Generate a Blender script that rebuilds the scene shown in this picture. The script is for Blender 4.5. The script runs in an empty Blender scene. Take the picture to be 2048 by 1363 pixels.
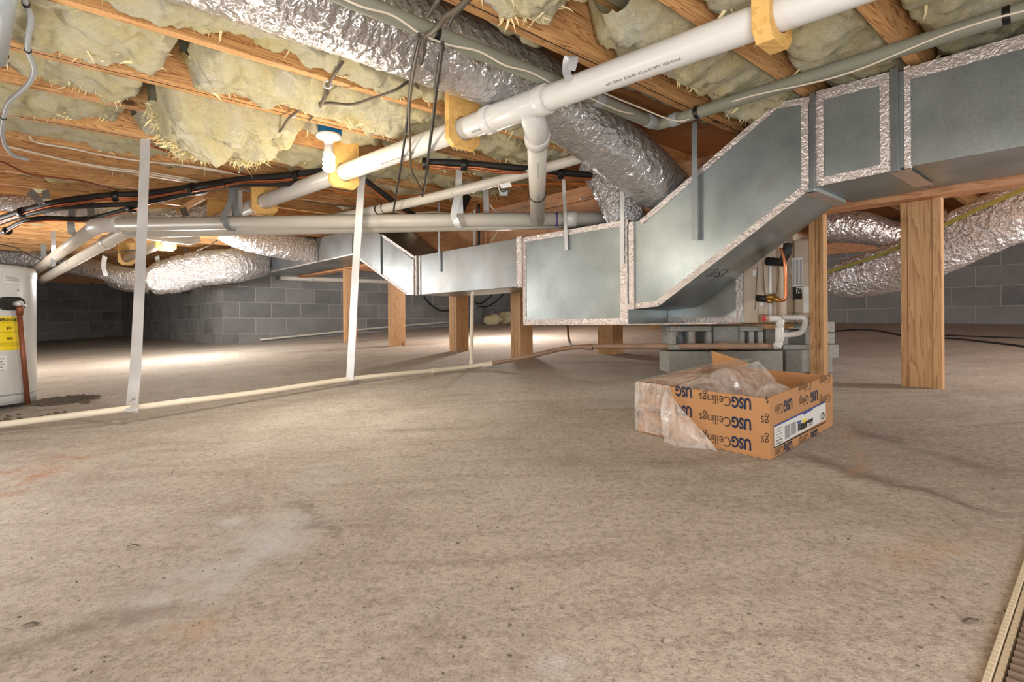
import bpy, bmesh, math, random
from mathutils import Vector, Matrix, noise
C = bpy.context.scene.collection
SC = bpy.context.scene
EYE = 0.506                       # camera height over the floor below it
F = 1125.0; CX, CY = 1024.0, 650.0; ROLL = math.radians(0.4)
# ---------------------------------------------------------------- camera, world, light
cam = bpy.data.cameras.new('camera'); camo = bpy.data.objects.new('camera', cam); C.objects.link(camo)
cam.sensor_width = 36.0; cam.lens = 36.0 * F / 2048.0; cam.shift_y = -(681.5 - CY) / 2048.0
cam.clip_start = 0.05; cam.clip_end = 100
camo.matrix_world = Matrix.Translation((0, 0, EYE)) @ Matrix.Rotation(math.pi / 2, 4, 'X') @ Matrix.Rotation(-ROLL, 4, 'Z')
SC.camera = camo
w = bpy.data.worlds.new('world'); SC.world = w; w.use_nodes = True
w.node_tree.nodes['Background'].inputs[0].default_value = (0.9, 0.95, 1.0, 1)
w.node_tree.nodes['Background'].inputs[1].default_value = 0.35
SC.view_settings.view_transform = 'Standard'; SC.view_settings.look = 'None'
SC.view_settings.exposure = 0.52; SC.view_settings.gamma = 1.0; SC.view_settings.use_curve_mapping = False

S_, C_ = math.sin(math.radians(48.05)), math.cos(math.radians(48.05))
def G(u, v, z): return Vector((u * S_ - v * C_, u * C_ + v * S_, z + EYE))      # grid (joists run along u), z from eye level
DU = Vector((S_, C_, 0)); DV = Vector((-C_, S_, 0)); DZ = Vector((0, 0, 1))
def uv(p): return (p.x * S_ + p.y * C_, -p.x * C_ + p.y * S_)
FA, FB = 0.0321, 0.0528
def floor_z(x, y): return FA * x + FB * y
def ray(px, py):
    dx, dy = px - CX, py - CY; c, s = math.cos(ROLL), math.sin(ROLL)
    return (dx * c - dy * s) / F, -(dx * s + dy * c) / F
def PY(px, py, Y): a, b = ray(px, py); return Vector((a * Y, Y, b * Y + EYE))
def PU(px, py, u): a, b = ray(px, py); Y = u / (a * S_ + C_); return Vector((a * Y, Y, b * Y + EYE))
def PV(px, py, v): a, b = ray(px, py); Y = v / (S_ - a * C_); return Vector((a * Y, Y, b * Y + EYE))
def PZ(px, py, z): a, b = ray(px, py); Y = z / b; return Vector((a * Y, Y, z + EYE))
def PF(px, py): a, b = ray(px, py); Y = EYE / (FA * a + FB - b); return Vector((a * Y, Y, b * Y + EYE))
def PP(px, py, p0, n):
    a, b = ray(px, py); o = Vector((0, 0, EYE)); d = Vector((a, 1, b)); return o + d * ((p0 - o).dot(n) / d.dot(n))

def lamp(name, kind, loc, power, col, size=0.05, rot=None, sy=None):
    l = bpy.data.lights.new(name, kind); l.energy = power; l.color = col
    if kind == 'AREA':
        l.size = size
        if sy: l.shape = 'RECTANGLE'; l.size_y = sy
    else: l.shadow_soft_size = size
    o = bpy.data.objects.new(name, l); C.objects.link(o); o.location = loc
    if rot: o.rotation_euler = rot
    return o
lamp('flash_bounce', 'AREA', (0.2, -1.0, 1.05), 17, (1.0, 0.99, 0.97), 1.8, (math.radians(97), 0, 0), 0.9)
lamp('upward_fill', 'AREA', (0.1, -0.5, 0.30), 34, (1.0, 0.99, 0.97), 1.2, (math.radians(146), 0, 0), 0.6)  # added fill near the camera, aimed up to brighten the joists and wool
lamp('near_left_fill', 'POINT', (-1.9, 1.1, 0.55), 24, (1.0, 0.98, 0.95), 0.15)  # added fill out of view at left, lifts the ceiling, heater and straps
lamp('left_lamp', 'POINT', G(-0.9, 6.6, 0.35), 70, (1.0, 0.95, 0.88), 0.1)
lamp('hidden_lamp_left', 'POINT', G(1.3, 6.4, 0.5), 58, (1.0, 0.97, 0.92), 0.08)
lamp('hidden_lamp_back', 'POINT', G(4.3, 4.9, 0.55), 62, (1.0, 0.97, 0.92), 0.08)
lamp('right_lamp', 'POINT', G(3.95, -0.95, 0.5), 75, (1.0, 0.98, 0.94), 0.08)

# ---------------------------------------------------------------- materials
def lin(r, g, b):
    f = lambda c: ((c / 255) / 12.92 if c / 255 <= 0.04045 else ((c / 255 + 0.055) / 1.055) ** 2.4)
    return (f(r), f(g), f(b), 1)
class NT:
    def __init__(s, name):
        s.m = bpy.data.materials.new(name); s.m.use_nodes = True; s.t = s.m.node_tree; s.n = s.t.nodes
        s.b = s.n['Principled BSDF']
    def add(s, typ, **kw):
        n = s.n.new('ShaderNode' + typ)
        for k, v in kw.items():
            if hasattr(n, k) and not k[0].isupper(): setattr(n, k, v)
            else: n.inputs[k.replace('_', ' ')].default_value = v
        return n
    def L(s, a, b): s.t.links.new(a, b)
    def coord(s, scale=(1, 1, 1), kind='Object', rot=(0, 0, 0)):
        tc = s.add('TexCoord'); mp = s.add('Mapping'); mp.inputs['Scale'].default_value = scale; mp.inputs['Rotation'].default_value = rot
        s.L(tc.outputs[kind], mp.inputs['Vector']); return mp.outputs[0]
    def noise(s, vec, scale, detail=4, rough=0.5, dist=0.0):
        n = s.add('TexNoise', Scale=scale, Detail=detail, Roughness=rough, Distortion=dist); s.L(vec, n.inputs['Vector']); return n.outputs['Fac']
    def ramp(s, fac, stops):
        r = s.add('ValToRGB'); e = r.color_ramp.elements
        while len(e) < len(stops): e.new(0.5)
        for i, (p, c) in enumerate(stops): e[i].position = p; e[i].color = c
        s.L(fac, r.inputs[0]); return r.outputs[0]
    def mix(s, fac, a, b, mode='MIX'):
        n = s.n.new('ShaderNodeMix'); n.data_type = 'RGBA'; n.blend_type = mode
        for v, i in ((fac, 0), (a, 6), (b, 7)):
            if hasattr(v, 'is_linked') or hasattr(v, 'links'): s.L(v, n.inputs[i])
            else: n.inputs[i].default_value = v
        return n.outputs[2]
    def math(s, op, a, b=None, clamp=False):
        n = s.n.new('ShaderNodeMath'); n.operation = op; n.use_clamp = clamp
        for v, i in ((a, 0), (b, 1)):
            if v is None: continue
            if hasattr(v, 'links'): s.L(v, n.inputs[i])
            else: n.inputs[i].default_value = v
        return n.outputs[0]
    def bump(s, h, strength=0.3, dist=0.01, prev=None):
        n = s.add('Bump', Strength=strength, Distance=dist); s.L(h, n.inputs['Height'])
        if prev: s.L(prev, n.inputs['Normal'])
        s.L(n.outputs[0], s.b.inputs['Normal']); return n.outputs[0]
    def col(s, c): s.L(c, s.b.inputs['Base Color']) if hasattr(c, 'links') else setattr(s.b.inputs['Base Color'], 'default_value', c)
    def set(s, **kw):
        for k, v in kw.items():
            i = s.b.inputs[k.replace('_', ' ')]
            s.L(v, i) if hasattr(v, 'links') else setattr(i, 'default_value', v)
        return s
K4 = lambda v: (v, v, v, 1)
def simple(name, c, rough=0.5, metal=0.0, var=0.12, sc=6.0, bump=0.0):
    t = NT(name); v = t.coord(); f = t.noise(v, sc, 5, 0.6)
    t.col(t.mix(f, tuple(x * (1 - var) for x in c[:3]) + (1,), tuple(min(1, x * (1 + var)) for x in c[:3]) + (1,)))
    t.set(Roughness=rough, Metallic=metal)
    if bump: t.bump(t.noise(v, sc * 12, 4), bump, 0.004)
    return t.m
def wood(name, light, dark, knots=True, ring=9.0, rough=0.62, axis=0):
    t = NT(name); oi = t.add('ObjectInfo'); tc = t.add('TexCoord')
    va = t.n.new('ShaderNodeVectorMath'); va.operation = 'MULTIPLY_ADD'
    cx = t.add('CombineXYZ'); m1 = t.math('MULTIPLY', oi.outputs['Random'], 37.0)
    for i in range(3): t.L(m1, cx.inputs[i])
    t.L(tc.outputs['Object'], va.inputs[0]); va.inputs[1].default_value = (1, 1, 1); t.L(cx.outputs[0], va.inputs[2])
    sc = [7.0, 7.0, 7.0]; sc[axis] = 0.42
    mp = t.add('Mapping'); mp.inputs['Scale'].default_value = sc; t.L(va.outputs[0], mp.inputs[0])
    big = t.noise(mp.outputs[0], 1.6, 3, 0.5, 0.6)
    rings = t.math('FRACT', t.math('MULTIPLY', big, ring * 2.6))
    g = t.math('POWER', rings, 2.2)
    sc2 = [110.0, 110.0, 110.0]; sc2[axis] = 3.0
    mp2 = t.add('Mapping'); mp2.inputs['Scale'].default_value = sc2; t.L(va.outputs[0], mp2.inputs[0])
    fine = t.noise(mp2.outputs[0], 1.0, 3, 0.6)
    f = t.math('ADD', t.math('MULTIPLY', g, 0.7), t.math('MULTIPLY', fine, 0.42), True)
    c = t.ramp(f, [(0.08, light), (0.55, tuple((a * 0.62 + b * 0.38) for a, b in zip(light, dark))), (0.95, dark)])
    tint = t.ramp(t.math('FRACT', t.math('MULTIPLY', oi.outputs['Random'], 7.3)), [(0, (0.84, 0.82, 0.8, 1)), (1, (1.05, 1.04, 1.02, 1))])
    c = t.mix(1.0, c, tint, 'MULTIPLY')
    if knots:
        sk = [5.0, 5.0, 5.0]; sk[axis] = 2.0
        mk = t.add('Mapping'); mk.inputs['Scale'].default_value = sk; t.L(va.outputs[0], mk.inputs[0])
        vo = t.add('TexVoronoi', Scale=1.0); t.L(mk.outputs[0], vo.inputs['Vector'])
        k = t.ramp(vo.outputs['Distance'], [(0.05, K4(0.9)), (0.10, K4(0))])
        c = t.mix(k, c, tuple(x * 0.33 for x in dark[:3]) + (1,))
    t.col(c); t.set(Roughness=rough); t.bump(f, 0.12, 0.003); return t.m
M = {}
M['joist'] = wood('joist_lumber', lin(230, 180, 122), lin(142, 82, 36))
M['beam'] = wood('beam_lumber', lin(222, 168, 126), lin(178, 118, 78))
M['post'] = wood('treated_post_lumber', lin(202, 160, 114), lin(156, 112, 70), ring=8)
M['ply'] = wood('bracket_plywood', lin(226, 184, 112), lin(204, 156, 84), knots=False, ring=3)
M['subfloor'] = wood('subfloor_sheathing', lin(196, 140, 90), lin(140, 88, 48), knots=False)
M['pvc'] = simple('white_pvc', lin(214, 212, 208), 0.33, 0, 0.05)
M['pvc_grey'] = simple('aged_pvc', lin(205, 200, 190), 0.38, 0, 0.08)
M['pvc_dirty'] = simple('rust_stained_pvc', lin(150, 122, 100), 0.5, 0, 0.45, 14)
M['pvc_cream'] = simple('cream_pvc', lin(228, 218, 198), 0.36, 0, 0.05)
M['conduit'] = simple('grey_pipe_cover', lin(132, 132, 118), 0.6, 0, 0.08)
M['conduit2'] = simple('grey_conduit', lin(150, 154, 156), 0.45, 0, 0.06)
M['black'] = simple('black_rubber', lin(30, 29, 28), 0.6, 0, 0.2)
M['tape_black'] = simple('black_tape', lin(18, 18, 18), 0.4)
M['copper'] = simple('copper_tube', lin(196, 122, 84), 0.32, 0.75, 0.12)
M['copper_old'] = simple('weathered_copper', lin(140, 82, 58), 0.45, 0.35, 0.25)
M['brass'] = simple('brass', lin(178, 140, 76), 0.35, 0.85)
M['wire_white'] = simple('white_cable_sheath', lin(222, 210, 192), 0.5)
M['wire_grey'] = simple('grey_cable_sheath', lin(92, 82, 68), 0.5)
M['wire_dark'] = simple('dark_cable_sheath', lin(46, 42, 36), 0.5)
M['wire_orange'] = simple('orange_cable_sheath', lin(198, 112, 48), 0.5)
M['steel'] = simple('dark_steel', lin(150, 156, 160), 0.42, 0.6)
M['blue'] = simple('blue_plastic', lin(28, 128, 190), 0.4)
M['white'] = simple('white_plastic', lin(232, 230, 226), 0.4, 0, 0.03)
M['purple'] = simple('purple_primer', lin(104, 72, 140), 0.5)
M['navy'] = simple('navy_ink', lin(18, 34, 66), 0.7)
M['ink'] = simple('black_ink', lin(24, 22, 22), 0.7)
M['ink_grey'] = simple('grey_ink', lin(148, 148, 150), 0.7)
M['label_white'] = simple('white_label_paper', lin(222, 222, 220), 0.55, 0, 0.03)
M['label_blue'] = simple('blue_label_ink', lin(40, 70, 150), 0.5)
M['label_yellow'] = simple('yellow_label_paper', lin(240, 214, 30), 0.5, 0, 0.03)
M['red'] = simple('red_ink', lin(190, 40, 44), 0.5)
M['tank'] = simple('white_enamel', lin(206, 206, 204), 0.3, 0, 0.03)
M['ah'] = simple('beige_cabinet_enamel', lin(186, 170, 152), 0.42, 0, 0.05)
M['dirt'] = simple('loose_dirt', lin(104, 94, 82), 0.95, 0, 0.5, 30, 0.8)
M['block'] = simple('concrete_block_grey', lin(158, 158, 153), 0.95, 0, 0.35, 40, 0.7)
M['cream_metal'] = simple('cream_painted_metal', lin(206, 194, 168), 0.5, 0, 0.06)
M['slat'] = simple('grimy_slat_metal', lin(112, 96, 82), 0.6, 0.1, 0.3, 20)
M['stripe'] = simple('green_yellow_scrim', lin(178, 176, 96), 0.5, 0.2, 0.4, 60)
M['fiber'] = simple('fiberglass_wisp', lin(238, 222, 172), 0.9, 0, 0.1)

def galv(name, c, rough=0.42, metal=0.8, spangle=0.16):
    t = NT(name); v = t.coord()
    a = t.noise(v, 2.2, 3, 0.5); vo = t.add('TexVoronoi', Scale=95.0); t.L(v, vo.inputs['Vector'])
    sp = t.noise(v, 160, 2, 0.5)
    base = t.mix(t.ramp(a, [(.3, K4(0)), (.7, K4(1))]), tuple(x * 0.6 for x in c[:3]) + (1,), tuple(min(1, x * 1.15) for x in c[:3]) + (1,))
    base = t.mix(spangle, base, t.mix(t.noise(v, 70, 3, .6), K4(.1), K4(.9)), 'OVERLAY'); base = t.mix(t.ramp(t.noise(v, 1.7, 3, .6), [(.52, K4(0)), (.72, K4(.55))]), base, lin(122, 110, 90))
    t.col(base); t.set(Metallic=metal, Roughness=t.math('ADD', t.math('MULTIPLY', sp, 0.22), rough - 0.11))
    t.bump(t.math('ADD', t.math('MULTIPLY', a, 1.0), t.math('MULTIPLY', sp, 0.02)), 0.12, 0.02); return t.m
M['galv'] = galv('galvanised_sheet', lin(172, 182, 184), .38, .76)
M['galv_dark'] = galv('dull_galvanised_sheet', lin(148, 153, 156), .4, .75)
M['strap'] = galv('bright_galvanised_strap', lin(236, 238, 242), 0.38, 0.3, 0.04)
def foil(name, c, sc=34, st=0.9, rough=0.22, metal=0.85, stretch=(1, 1, 1)):
    t = NT(name); v = t.coord(stretch)
    w1 = t.add('TexNoise', Scale=sc * .5, Detail=3); t.L(v, w1.inputs['Vector'])
    vv = t.n.new('ShaderNodeVectorMath'); vv.operation = 'MULTIPLY_ADD'; t.L(w1.outputs['Color'], vv.inputs[0]); vv.inputs[1].default_value = (.06, .06, .06); t.L(v, vv.inputs[2])
    vo = t.add('TexVoronoi', Scale=sc); vo.feature = 'F1'; t.L(vv.outputs[0], vo.inputs['Vector'])
    vo2 = t.add('TexVoronoi', Scale=sc * 2.6); t.L(vv.outputs[0], vo2.inputs['Vector'])
    n2 = t.noise(v, sc * 4, 4, 0.6, 0.4); n3 = t.noise(v, 3, 2)
    h = t.math('ADD', t.math('ADD', vo.outputs['Distance'], t.math('MULTIPLY', vo2.outputs['Distance'], .4)), t.math('MULTIPLY', n2, 0.3))
    t.col(t.mix(n3, tuple(x * 0.8 for x in c[:3]) + (1,), c)); t.set(Metallic=metal, Roughness=rough)
    t.bump(h, st, 0.02); return t.m
M['foil'] = foil('foil_jacket', lin(236, 235, 236), 27, .55, .2, .84)
M['foil_shiny'] = foil('crinkled_foil_jacket', lin(242, 242, 246), 42, .8, .17, .84)
M['foil_tape'] = foil('foil_tape', lin(222, 212, 208), 50, 0.3, 0.3, 0.6)

def insul():
    t = NT('fiberglass_wool'); v = t.coord()
    a = t.noise(v, 3.2, 4, 0.6, 1.0); b = t.noise(v, 26, 5, 0.7, 1.5); cc = t.noise(t.coord((30, 90, 60)), 3, 3, 0.6, 2.0)
    c = t.ramp(a, [(0.26, lin(238, 216, 142)), (0.42, lin(246, 234, 188)), (0.66, lin(249, 243, 220))])
    c = t.mix(t.math('MULTIPLY', t.math('SUBTRACT', b, 0.45, True), 1.4, True), c, lin(222, 198, 124))
    t.col(c); t.set(Roughness=0.95); t.b.inputs['Subsurface Weight'].default_value = 0.15; t.b.inputs['Subsurface Radius'].default_value = (0.02, 0.015, 0.008)
    h = t.math('ADD', t.math('MULTIPLY', b, 0.7), t.math('MULTIPLY', cc, 0.5)); t.bump(h, 1.0, 0.035); return t.m
M['wool'] = insul()

def concrete():
    t = NT('stained_concrete_slab'); v = t.coord()
    a = t.noise(v, 0.9, 5, 0.6, 0.6); b = t.noise(v, 5.0, 6, 0.65); g = t.noise(v, 170, 3, 0.7); st = t.noise(t.coord((1.2, 9.0, 1)), 1.6, 5, 0.6, 0.5)
    c = t.ramp(a, [(0.3, lin(156, 148, 140)), (0.5, lin(184, 176, 167)), (0.72, lin(202, 196, 189))])
    c = t.mix(t.math('MULTIPLY', b, 0.55), c, lin(178, 166, 152))
    c = t.mix(t.ramp(st, [(0.5, K4(0)), (0.75, K4(0.5))]), c, lin(134, 120, 106))
    c = t.mix(t.ramp(t.noise(v, 2.3, 6, .7, .8), [(.5, K4(0)), (.72, K4(.5))]), c, lin(142, 130, 118))
    c = t.mix(t.ramp(t.noise(v, 14, 5, .75), [(.52, K4(0)), (.7, K4(.35))]), c, lin(130, 118, 104))
    c = t.mix(t.ramp(t.noise(v, 7, 5, .7), [(.56, K4(0)), (.7, K4(.4))]), c, lin(206, 202, 196))
    g2 = t.noise(v, 62, 4, .75); c = t.mix(t.ramp(g2, [(.36, K4(.45)), (.5, K4(0))]), c, lin(120, 108, 98)); c = t.mix(t.ramp(g2, [(.54, K4(0)), (.7, K4(.4))]), c, lin(218, 210, 200))
    c = t.mix(t.ramp(g, [(0.32, K4(0.6)), (0.46, K4(0))]), c, lin(98, 88, 78))
    c = t.mix(t.ramp(g, [(0.62, K4(0)), (0.8, K4(0.4))]), c, lin(226, 212, 192))
    tc = t.add('TexCoord'); sx = t.add('SeparateXYZ'); t.L(tc.outputs['Object'], sx.inputs[0]); X, Y = sx.outputs[0], sx.outputs[1]
    wob = t.math('MULTIPLY', t.math('SUBTRACT', t.noise(v, 3.2, 5, 0.65), 0.5), 0.28)
    def streak(p, q, wid, colr, amt, nsc, lo):
        dx, dy = q[0] - p[0], q[1] - p[1]; l = math.hypot(dx, dy); dx /= l; dy /= l
        along = t.math('ADD', t.math('MULTIPLY', t.math('SUBTRACT', X, p[0]), dx), t.math('MULTIPLY', t.math('SUBTRACT', Y, p[1]), dy))
        cross = t.math('ADD', t.math('ADD', t.math('MULTIPLY', t.math('SUBTRACT', X, p[0]), -dy), t.math('MULTIPLY', t.math('SUBTRACT', Y, p[1]), dx)), wob)
        m = t.math('SUBTRACT', 1.0, t.math('DIVIDE', t.math('ABSOLUTE', cross), wid), True)
        e = t.math('MINIMUM', t.math('MULTIPLY', along, 6.0 / l, True), t.math('MULTIPLY', t.math('SUBTRACT', l, along), 6.0 / l, True))
        n = t.ramp(t.noise(v, nsc, 5, 0.7), [(lo, K4(0)), (lo + 0.18, K4(1))])
        f = t.math('MULTIPLY', t.math('MULTIPLY', t.math('MULTIPLY', m, e, True), n), amt)
        return f, colr
    for args in STREAKS:
        f, colr = streak(*args); c = t.mix(f, c, colr)
    t.col(c); t.set(Roughness=0.9)
    hh = t.math('ADD', t.math('ADD', t.math('MULTIPLY', g, 0.3), t.math('MULTIPLY', g2, 0.5)), t.math('MULTIPLY', b, 0.6)); t.bump(hh, 0.6, 0.008); return t.m
def f2(px, py): p = PF(px, py); return (p.x, p.y)
RUST, PALE, DARKC, OCH = lin(160, 104, 66), lin(198, 200, 204), lin(112, 100, 90), lin(182, 142, 98)
STREAKS = [
    (f2(-60, 1010), f2(175, 905), 0.10, RUST, 0.75, 9, 0.42), (f2(-40, 955), f2(110, 925), 0.07, RUST, 0.75, 12, 0.45), (f2(40, 905), f2(190, 912), 0.06, RUST, 0.7, 12, 0.42),
    (f2(230, 1270), f2(640, 1010), 0.13, PALE, 0.7, 5, 0.40), (f2(560, 1010), f2(680, 930), 0.12, PALE, 0.6, 7, 0.45), (f2(420, 1045), f2(540, 1035), 0.06, PALE, 0.7, 8, 0.4),
    (f2(555, 998), f2(690, 1085), 0.018, DARKC, 0.5, 6, 0.25), (f2(-60, 1345), f2(420, 1180), 0.05, DARKC, 0.6, 7, 0.4),
    (f2(300, 1180), f2(470, 1363), 0.09, OCH, 0.6, 9, 0.48), (f2(1560, 900), f2(2060, 1040), 0.05, DARKC, 0.8, 5, 0.3), (f2(1680, 850), f2(2060, 960), 0.05, DARKC, 0.7, 5, 0.35),
    (f2(1100, 920), f2(1450, 940), 0.18, DARKC, 0.35, 4, 0.4), (f2(1700, 860), f2(1720, 960), 0.03, OCH, 0.5, 8, 0.4), (f2(790, 1230), f2(1060, 1363), 0.2, DARKC, 0.35, 5, 0.4),
    (f2(1110, 1363), f2(1140, 1310), 0.05, PALE, 0.8, 6, 0.35), (f2(820, 690), f2(900, 680), 0.1, OCH, 0.4, 6, 0.4), (f2(1780, 1150), f2(1990, 1060), 0.08, OCH, 0.5, 9, 0.45)]
M['concrete'] = concrete()
def cmu(name, dark, light, mortar, bw=0.42):
    t = NT(name); v = t.coord()
    bt = t.add('TexBrick', Scale=1.0); bt.inputs['Brick Width'].default_value = bw; bt.inputs['Row Height'].default_value = 0.2156
    bt.inputs['Mortar Size'].default_value = 0.007; bt.inputs['Mortar Smooth'].default_value = 0.3; bt.inputs['Bias'].default_value = 0
    bt.inputs['Color1'].default_value = dark; bt.inputs['Color2'].default_value = light; bt.inputs['Mortar'].default_value = mortar
    t.L(v, bt.inputs['Vector'])
    a = t.noise(v, 2.4, 5, 0.65); g = t.noise(v, 110, 3, 0.7)
    c = t.mix(t.ramp(a, [(0.35, K4(0)), (0.7, K4(0.5))]), bt.outputs['Color'], tuple(x * 1.5 for x in light[:3]) + (1,))
    c = t.mix(t.ramp(g, [(0.3, K4(0.6)), (0.5, K4(0))]), c, tuple(x * 0.5 for x in dark[:3]) + (1,))
    rs = t.ramp(t.noise(v, 2.0, 4, 0.6), [(0.66, K4(0)), (0.75, K4(0.55))]); c = t.mix(rs, c, lin(126, 88, 66))
    t.col(c); t.set(Roughness=0.95)
    t.bump(t.math('SUBTRACT', t.math('MULTIPLY', g, 0.35), t.math('MULTIPLY', bt.outputs['Fac'], 1.0)), 0.8, 0.012); return t.m
M['cmu'] = cmu('grey_block_wall', lin(104, 104, 105), lin(132, 132, 131), lin(168, 166, 163))

M['cmu_half'] = cmu('scored_block_wall', lin(112, 112, 112), lin(148, 148, 146), lin(176, 174, 170), 0.21)
# ---------------------------------------------------------------- mesh builder
class MB:
    def __init__(s): s.v = []; s.f = []; s.sm = []
    def face(s, idx, sm=False): s.f.append(idx); s.sm.append(sm)
    def box(s, p, ax, ay, az):
        """box centred at p with half-axis vectors"""
        b = len(s.v)
        for k in (-1, 1):
            for j in (-1, 1):
                for i in (-1, 1): s.v.append(p + ax * i + ay * j + az * k)
        for q in ((0, 2, 3, 1), (4, 5, 7, 6), (0, 1, 5, 4), (2, 6, 7, 3), (0, 4, 6, 2), (1, 3, 7, 5)): s.face([b + i for i in q])
        return s
    def gbox(s, u0, u1, v0, v1, z0, z1): return s.box(G((u0 + u1) / 2, (v0 + v1) / 2, (z0 + z1) / 2), DU * ((u1 - u0) / 2), DV * ((v1 - v0) / 2), DZ * ((z1 - z0) / 2))
    def prism(s, pts, d):
        """polygon pts extruded by vector d"""
        b = len(s.v); n = len(pts)
        s.v += [Vector(p) for p in pts] + [Vector(p) + d for p in pts]
        s.face(list(range(b, b + n))); s.face(list(range(b + 2 * n - 1, b + n - 1, -1)))
        for i in range(n): j = (i + 1) % n; s.face([b + i, b + n + i, b + n + j, b + j])
        return s
    def tube(s, path, r, n=14, cap=True, rf=None, closed=False):
        path = [Vector(p) for p in path]; b = len(s.v); m = len(path); up = None
        for i, p in enumerate(path):
            t = (path[min(i + 1, m - 1)] - path[max(i - 1, 0)]).normalized()
            if up is None: up = Vector((0, 0, 1)) if abs(t.z) < 0.9 else Vector((1, 0, 0))
            x = up - t * up.dot(t); x.normalize(); up = x; y = t.cross(x)
            rr = r[i] if isinstance(r, (list, tuple)) else r
            for k in range(n):
                a = 2 * math.pi * k / n; q = rr if rf is None else rf(i, a, rr, p)
                s.v.append(p + (x * math.cos(a) + y * math.sin(a)) * q)
        for i in range(m - 1):
            for k in range(n): k2 = (k + 1) % n; s.face([b + i * n + k, b + i * n + k2, b + (i + 1) * n + k2, b + (i + 1) * n + k], True)
        if cap: s.face([b + k for k in range(n - 1, -1, -1)]); s.face([b + (m - 1) * n + k for k in range(n)])
        return s
    def ribbon(s, path, wd, w, t=0.0018):
        """flat strap: path points, width direction(s), width"""
        path = [Vector(p) for p in path]; m = len(path); b = len(s.v)
        for i, p in enumerate(path):
            tg = (path[min(i + 1, m - 1)] - path[max(i - 1, 0)]).normalized(); W = (wd[i] if isinstance(wd, list) else wd)
            W = (W - tg * W.dot(tg)).normalized(); N = tg.cross(W)
            for a, c in ((-1, -1), (1, -1), (1, 1), (-1, 1)): s.v.append(p + W * (a * w / 2) + N * (c * t / 2))
        for i in range(m - 1):
            for k in range(4): k2 = (k + 1) % 4; s.face([b + i * 4 + k, b + i * 4 + k2, b + i * 4 + 4 + k2, b + i * 4 + 4 + k])
        s.face([b + 3, b + 2, b + 1, b]); e = b + (m - 1) * 4; s.face([e, e + 1, e + 2, e + 3]); return s
    def grid(s, fn, nu, nv, sm=True):
        b = len(s.v)
        for i in range(nu + 1):
            for j in range(nv + 1): s.v.append(Vector(fn(i / nu, j / nv)))
        for i in range(nu):
            for j in range(nv): a = b + i * (nv + 1) + j; s.face([a, a + 1, a + nv + 2, a + nv + 1], sm)
        return s
    def sphere(s, p, r, n=12, sq=(1, 1, 1)):
        b = len(s.v)
        for i in range(n + 1):
            th = math.pi * i / n
            for k in range(n * 2): a = math.pi * k / n; s.v.append(Vector(p) + Vector((math.sin(th) * math.cos(a) * sq[0], math.sin(th) * math.sin(a) * sq[1], math.cos(th) * sq[2])) * r)
        for i in range(n):
            for k in range(n * 2): k2 = (k + 1) % (2 * n); s.face([b + i * 2 * n + k, b + (i + 1) * 2 * n + k, b + (i + 1) * 2 * n + k2, b + i * 2 * n + k2], True)
        return s
    def mesh(s, name, off):
        me = bpy.data.meshes.new(name); me.from_pydata([v - off for v in s.v], [], s.f)
        me.polygons.foreach_set('use_smooth', s.sm)
        bm = bmesh.new(); bm.from_mesh(me); bmesh.ops.remove_doubles(bm, verts=bm.verts, dist=1e-6); bmesh.ops.recalc_face_normals(bm, faces=bm.faces); bm.to_mesh(me); bm.free()
        me.update(); return me
    def build(s, name, mat, parent=None, bevel=0.0, origin=None):
        if parent is not None: off = parent['_w'] if False else WLOC[parent.name]
        else:
            n = len(s.v); off = origin or Vector((sum(v.x for v in s.v) / n, sum(v.y for v in s.v) / n, min(v.z for v in s.v)))
        o = bpy.data.objects.new(name, s.mesh(name, off)); C.objects.link(o); o.data.materials.append(M[mat] if isinstance(mat, str) else mat)
        if parent is not None: o.parent = parent; WLOC[o.name] = Vector(off)
        else: o.location = off; WLOC[o.name] = Vector(off)
        if bevel:
            b = o.modifiers.new('bevel', 'BEVEL'); b.width = bevel; b.segments = 2; b.limit_method = 'ANGLE'
        return o
WLOC = {}
def tag(o, label, cat, group=None):
    o['label'] = label; o['category'] = cat
    if group: o['group'] = group
    return o
def thing(name, label, cat, loc, group=None):
    o = bpy.data.objects.new(name, None); C.objects.link(o); o.location = loc; o.empty_display_size = 0.1; WLOC[o.name] = Vector(loc)
    return tag(o, label, cat, group)
def struct(o): o['kind'] = 'structure'; return o
def board(name, p0, p1, side, w, h, mat, parent=None, bevel=0.002):
    """plank from p0 to p1 (centre line), w across 'side', h across the third axis; grain runs along local X"""
    p0, p1 = Vector(p0), Vector(p1); x = (p1 - p0).normalized(); y = (side - x * side.dot(x)).normalized(); z = x.cross(y)
    l = (p1 - p0).length; mb = MB(); mb.box(Vector((0, 0, 0)), Vector((l / 2, 0, 0)), Vector((0, w / 2, 0)), Vector((0, 0, h / 2)))
    o = bpy.data.objects.new(name, mb.mesh(name, Vector((0, 0, 0)))); C.objects.link(o); o.data.materials.append(M[mat])
    mtx = Matrix.Translation((p0 + p1) / 2) @ Matrix((x, y, z)).transposed().to_4x4()
    if parent is not None: o.parent = parent; o.matrix_basis = Matrix.Translation(-WLOC[parent.name]) @ mtx
    else: o.matrix_world = mtx
    WLOC[o.name] = (p0 + p1) / 2
    if bevel:
        b = o.modifiers.new('bevel', 'BEVEL'); b.width = bevel; b.segments = 2; b.limit_method = 'ANGLE'
    return o
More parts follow.
